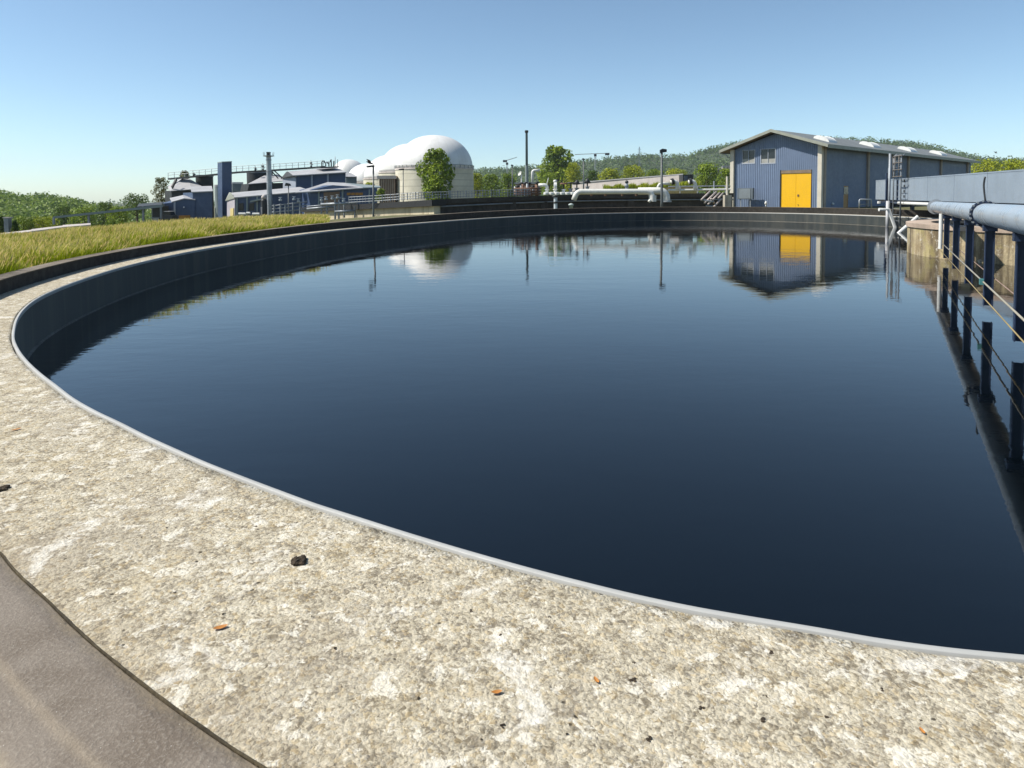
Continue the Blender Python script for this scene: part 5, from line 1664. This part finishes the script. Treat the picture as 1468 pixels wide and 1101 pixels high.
# pale long wall with grass strip, dark container
pw = thing('pale_long_wall', 'long pale rendered wall behind the white pipes with a grassy strip in front', 'wall', tuple(P(900, 270, 95)))
a, b = P(820, 262.5, 100), P(978, 250, 88)
MB().prism([(a.x, a.y, P(820, 272, 100).z - .6), (b.x, b.y, P(978, 268, 88).z - .6), b, a], V(.1, .35, 0)).build('panel', M['pale_wall'], pw)
a2, b2 = P(819, 262.9, 99.9), P(979, 250.3, 87.9)
MB().prism([a2, b2, b2 + V(0, 0, .12), a2 + V(0, 0, .12)], V(.2, .55, 0)).build('coping', M['roof_pale'], pw)
bank = MB()
a3, b3 = P(822, 272.5, 86), P(1000, 268.5, 80)
bank.prism([a3 + V(0, 0, -1), b3 + V(0, 0, -1), b3 + V(0, 0, .12), a3 + V(0, 0, -.1)], V(.5, 4, 0))
o = bank.build('bank', gr.data.materials[0])
tag(o, 'grassy bank in front of the pale long wall', kind='structure')
n = 2600
t_ = rs.uniform(0.25, 1, n)
q = np.stack([a3.x + (b3.x - a3.x) * t_ + .3, a3.y + (b3.y - a3.y) * t_ + rs.uniform(0, 2.5, n)], 1)
zz = a3.z - .1 + (b3.z + .12 - a3.z + .1) * t_
blades(q, zz, .45 + .35 * np.sin(t_ * 30) ** 2, .06, 31, 'bank_grass', M['leaf_yellow'], 'yellow green weeds growing on the bank before the pale wall', .1)
dc = thing('dark_container', 'dark container standing at the right end of the pale long wall', 'container', tuple(P(986, 266, 86)))
block('body', [(979, 268), (994, 268), (994, 250), (979, 250.4)], 86, 2, M['silo_dark'], dc, V(0, 1, 0))
block('door', [(981, 267), (986, 267), (986, 252), (981, 252)], 85.93, .06, simple('slate_blue_door', (.07, .09, .12), .5, .15), dc, V(0, 1, 0))
for k, (x0, x1, y0, y1, lb) in enumerate(((1028, 1035, 241, 245, 'small white house low on the far slope left of the hall'), (1035.5, 1047, 237.5, 244.5, 'larger white house on the far slope touching the hall corner'))):
    t_ = thing('far_house', lb, 'house', tuple(P((x0 + x1) / 2, y1, 300)), 'white houses on the far slope')
    block('wall', [(x0, y1 + 3), (x1, y1 + 3), (x1, y0 + 1.4), (x0, y0 + 1.4)], 300, 3, M['pale_wall'], t_, V(.2, 1, 0))
    block('roof', [(x0 - .5, y0 + 1.4), (x1 + .5, y0 + 1.4), (x1 - 1, y0), (x0 + 1, y0)], 299.8, 3.4, M['roof_pale'], t_, V(.2, 1, 0))
    for q in range(2):
        x = x0 + (x1 - x0) * (.2 + .4 * q)
        block('window', [(x, y1 + 1), (x + 1.6, y1 + 1), (x + 1.6, y0 + 2.6), (x, y0 + 2.6)], 299.7, .2, M['glass'], t_, V(0, 1, 0))

# ------------------------------------------------------------------ trees and bushes one can tell apart
tree('round_tree', 'round fresh green tree standing before the largest white dome', 626, 215, 290, 58, 104, M['leaf_mid'], 21, leaves=5200, lift=0)
tree('broad_tree', 'tall broad dark green tree right of the slim chimney', 799, 211, 276, 58, 230, M['leaf_mid'], 22, leaves=5600, z0=0, lift=0)
tree('bush', 'bright yellow green bush leaning against the tall broad tree', 822, 234, 276, 34, 200, M['leaf_yellow'], 23, cat='bush', shape='bush', z0=0)
tree('bush', 'green bush under the left foot of the tall broad tree', 787, 248, 279, 32, 195, M['leaf_mid'], 24, cat='bush', shape='bush', z0=0, leaves=1500)
for k, (cx, yt, yb, w, Y, m_, lb) in enumerate((
        (684, 249, 286, 30, 150, 'leaf_yellow', 'yellow green bush touching the right side of the largest dome'),
        (705, 250, 286, 38, 155, 'leaf_mid', 'green bush between the yellow green bush and the rising crane'),
        (729, 249, 285, 36, 160, 'leaf_mid', 'green bush under the crane with the rising jib'),
        (850, 245, 272, 28, 210, 'leaf_dark', 'dark green bush right of the slim lamp post'),
        (875, 242, 272, 48, 205, 'leaf_yellow', 'wide yellow green bush behind the left half of the pale long wall'),
        (907, 238, 270, 50, 210, 'leaf_yellow', 'tallest yellow green bush behind the middle of the pale long wall'),
        (938, 243, 268, 44, 215, 'leaf_mid', 'low green bush behind the pale wall left of the tall lamp post'),
        (970, 242, 268, 46, 215, 'leaf_yellow', 'low yellow green bush right of the tall lamp post'),
        (1013, 235.5, 280, 54, 120, 'leaf_mid', 'largest fresh green bush left of the hall behind the goose neck pipes'),
        (1040, 242, 280, 30, 112, 'leaf_mid', 'green bush squeezed against the left wall of the hall'))):
    tree('bush', lb, cx, yt, yb, w, Y, M[m_], 40 + k, 'bushes behind the neighbouring basin', 'bush', 2600, 'bush', z0=0)
for k, (cx, yt, yb, w, Y, m_, sh__, lb, kd) in enumerate((
        (196, 278.5, 306, 42, 92, 'leaf_dark', 'round', 'wide dark green tree directly left of the carport post', 'broad_tree'),
        (232, 255, 296, 26, 88, 'leaf_olive', 'column', 'ragged olive tree with a pointed top above the carport roof', 'ragged_tree'),
        (265, 245, 268, 18, 95, 'leaf_olive', 'round', 'brownish round tree top showing above the faceted hip roof', 'small_tree'),
        (152, 290, 326, 30, 105, 'leaf_dark', 'round', 'dark round tree standing behind the middle of the carport beam', 'small_tree'),
        (122, 297, 330, 52, 108, 'leaf_mid', 'bush', 'mid green tree behind the left half of the carport beam', 'small_tree'),
        (172, 297, 330, 44, 96, 'leaf_mid', 'bush', 'light green bush below the carport beam left of the wide dark tree', 'bush'),
        (92, 295, 332, 40, 112, 'leaf_dark', 'round', 'dark tree at the left end of the carport beam', 'small_tree'),
        (62, 310, 336, 60, 80, 'leaf_yellow', 'bush', 'light yellow green hedge bush at the far edge of the meadow', 'bush'),
        (34, 311, 337, 40, 78, 'leaf_mid', 'bush', 'fresh green hedge bush right of the small cypress', 'bush'),
        (2, 309, 338, 11, 60, 'leaf_dark', 'column', 'dark cypress at the left border of the photo', 'cypress'),
        (22, 316, 335, 13, 60, 'leaf_dark', 'cone', 'small dark cone shaped cypress right of the grey gate pillar', 'cypress'),
        (546, 271, 288, 16, 66, 'leaf_mid', 'bush', 'small green bush at the right end of the front hall', 'bush'),
        (530, 262, 276, 24, 110, 'leaf_yellow', 'bush', 'yellow green bush behind the front hall roof', 'bush'),
        (1415, 229, 262, 60, 150, 'leaf_yellow', 'bush', 'yellow green tree behind the far right end of the hall', 'broad_tree'),
        (1452, 228.5, 262, 56, 140, 'leaf_yellow', 'bush', 'wide yellow green tree above the channel at the right border', 'broad_tree'),
        (1500, 227, 262, 60, 140, 'leaf_mid', 'bush', 'green tree just outside the right border above the channel', 'broad_tree'))):
    tree(kd, lb, cx, yt, yb, w, Y, M[m_], 60 + k, None, sh__, 2200, 'bush' if kd == 'bush' else 'tree')
gp2 = thing('gate_pillar', 'grey gate pillar with a pale cap between two dark cypresses', 'pillar', tuple(P(12, 335, 60)))
q = P(12, 336, 60)
MB().box(q + V(0, 0, .55), (.42, .42, 1.7)).build('shaft', M['dull_steel'], gp2, bevel=.02)
MB().box(q + V(0, 0, 1.44), (.52, .52, .08)).build('cap', M['pale_wall'], gp2)
ps = [(-60, 344, 42), (0, 337.5, 46), (45, 331.5, 50), (90, 325.5, 55), (130, 322, 58)]
pth = MB()
for a, b in zip(ps[:-1], ps[1:]):
    pth.prism([P(*a), P(*b), P(b[0], b[1] - 2.2, b[2] + 1), P(a[0], a[1] - 3, a[2] + 1)], V(0, 0, -.4))
tag(pth.build('path', M['pale_wall']), 'pale path beyond the meadow', kind='structure')

# ------------------------------------------------------------------ thin summer haze
hz = MB().box((0, 0, 66), (5400, 5400, 168)).build('haze', simple('haze_air', (1, 1, 1)))
hm = hz.data.materials[0]
hn = hm.node_tree
for n_ in list(hn.nodes):
    if n_.type != 'OUTPUT_MATERIAL': hn.nodes.remove(n_)
vol = hn.nodes.new('ShaderNodeVolumePrincipled')
vol.inputs['Color'].default_value = (.80, .90, 1, 1)
vol.inputs['Density'].default_value = .00012
hn.links.new(vol.outputs[0], [n_ for n_ in hn.nodes if n_.type == 'OUTPUT_MATERIAL'][0].inputs['Volume'])
tag(hz, 'thin bluish summer haze', kind='stuff')
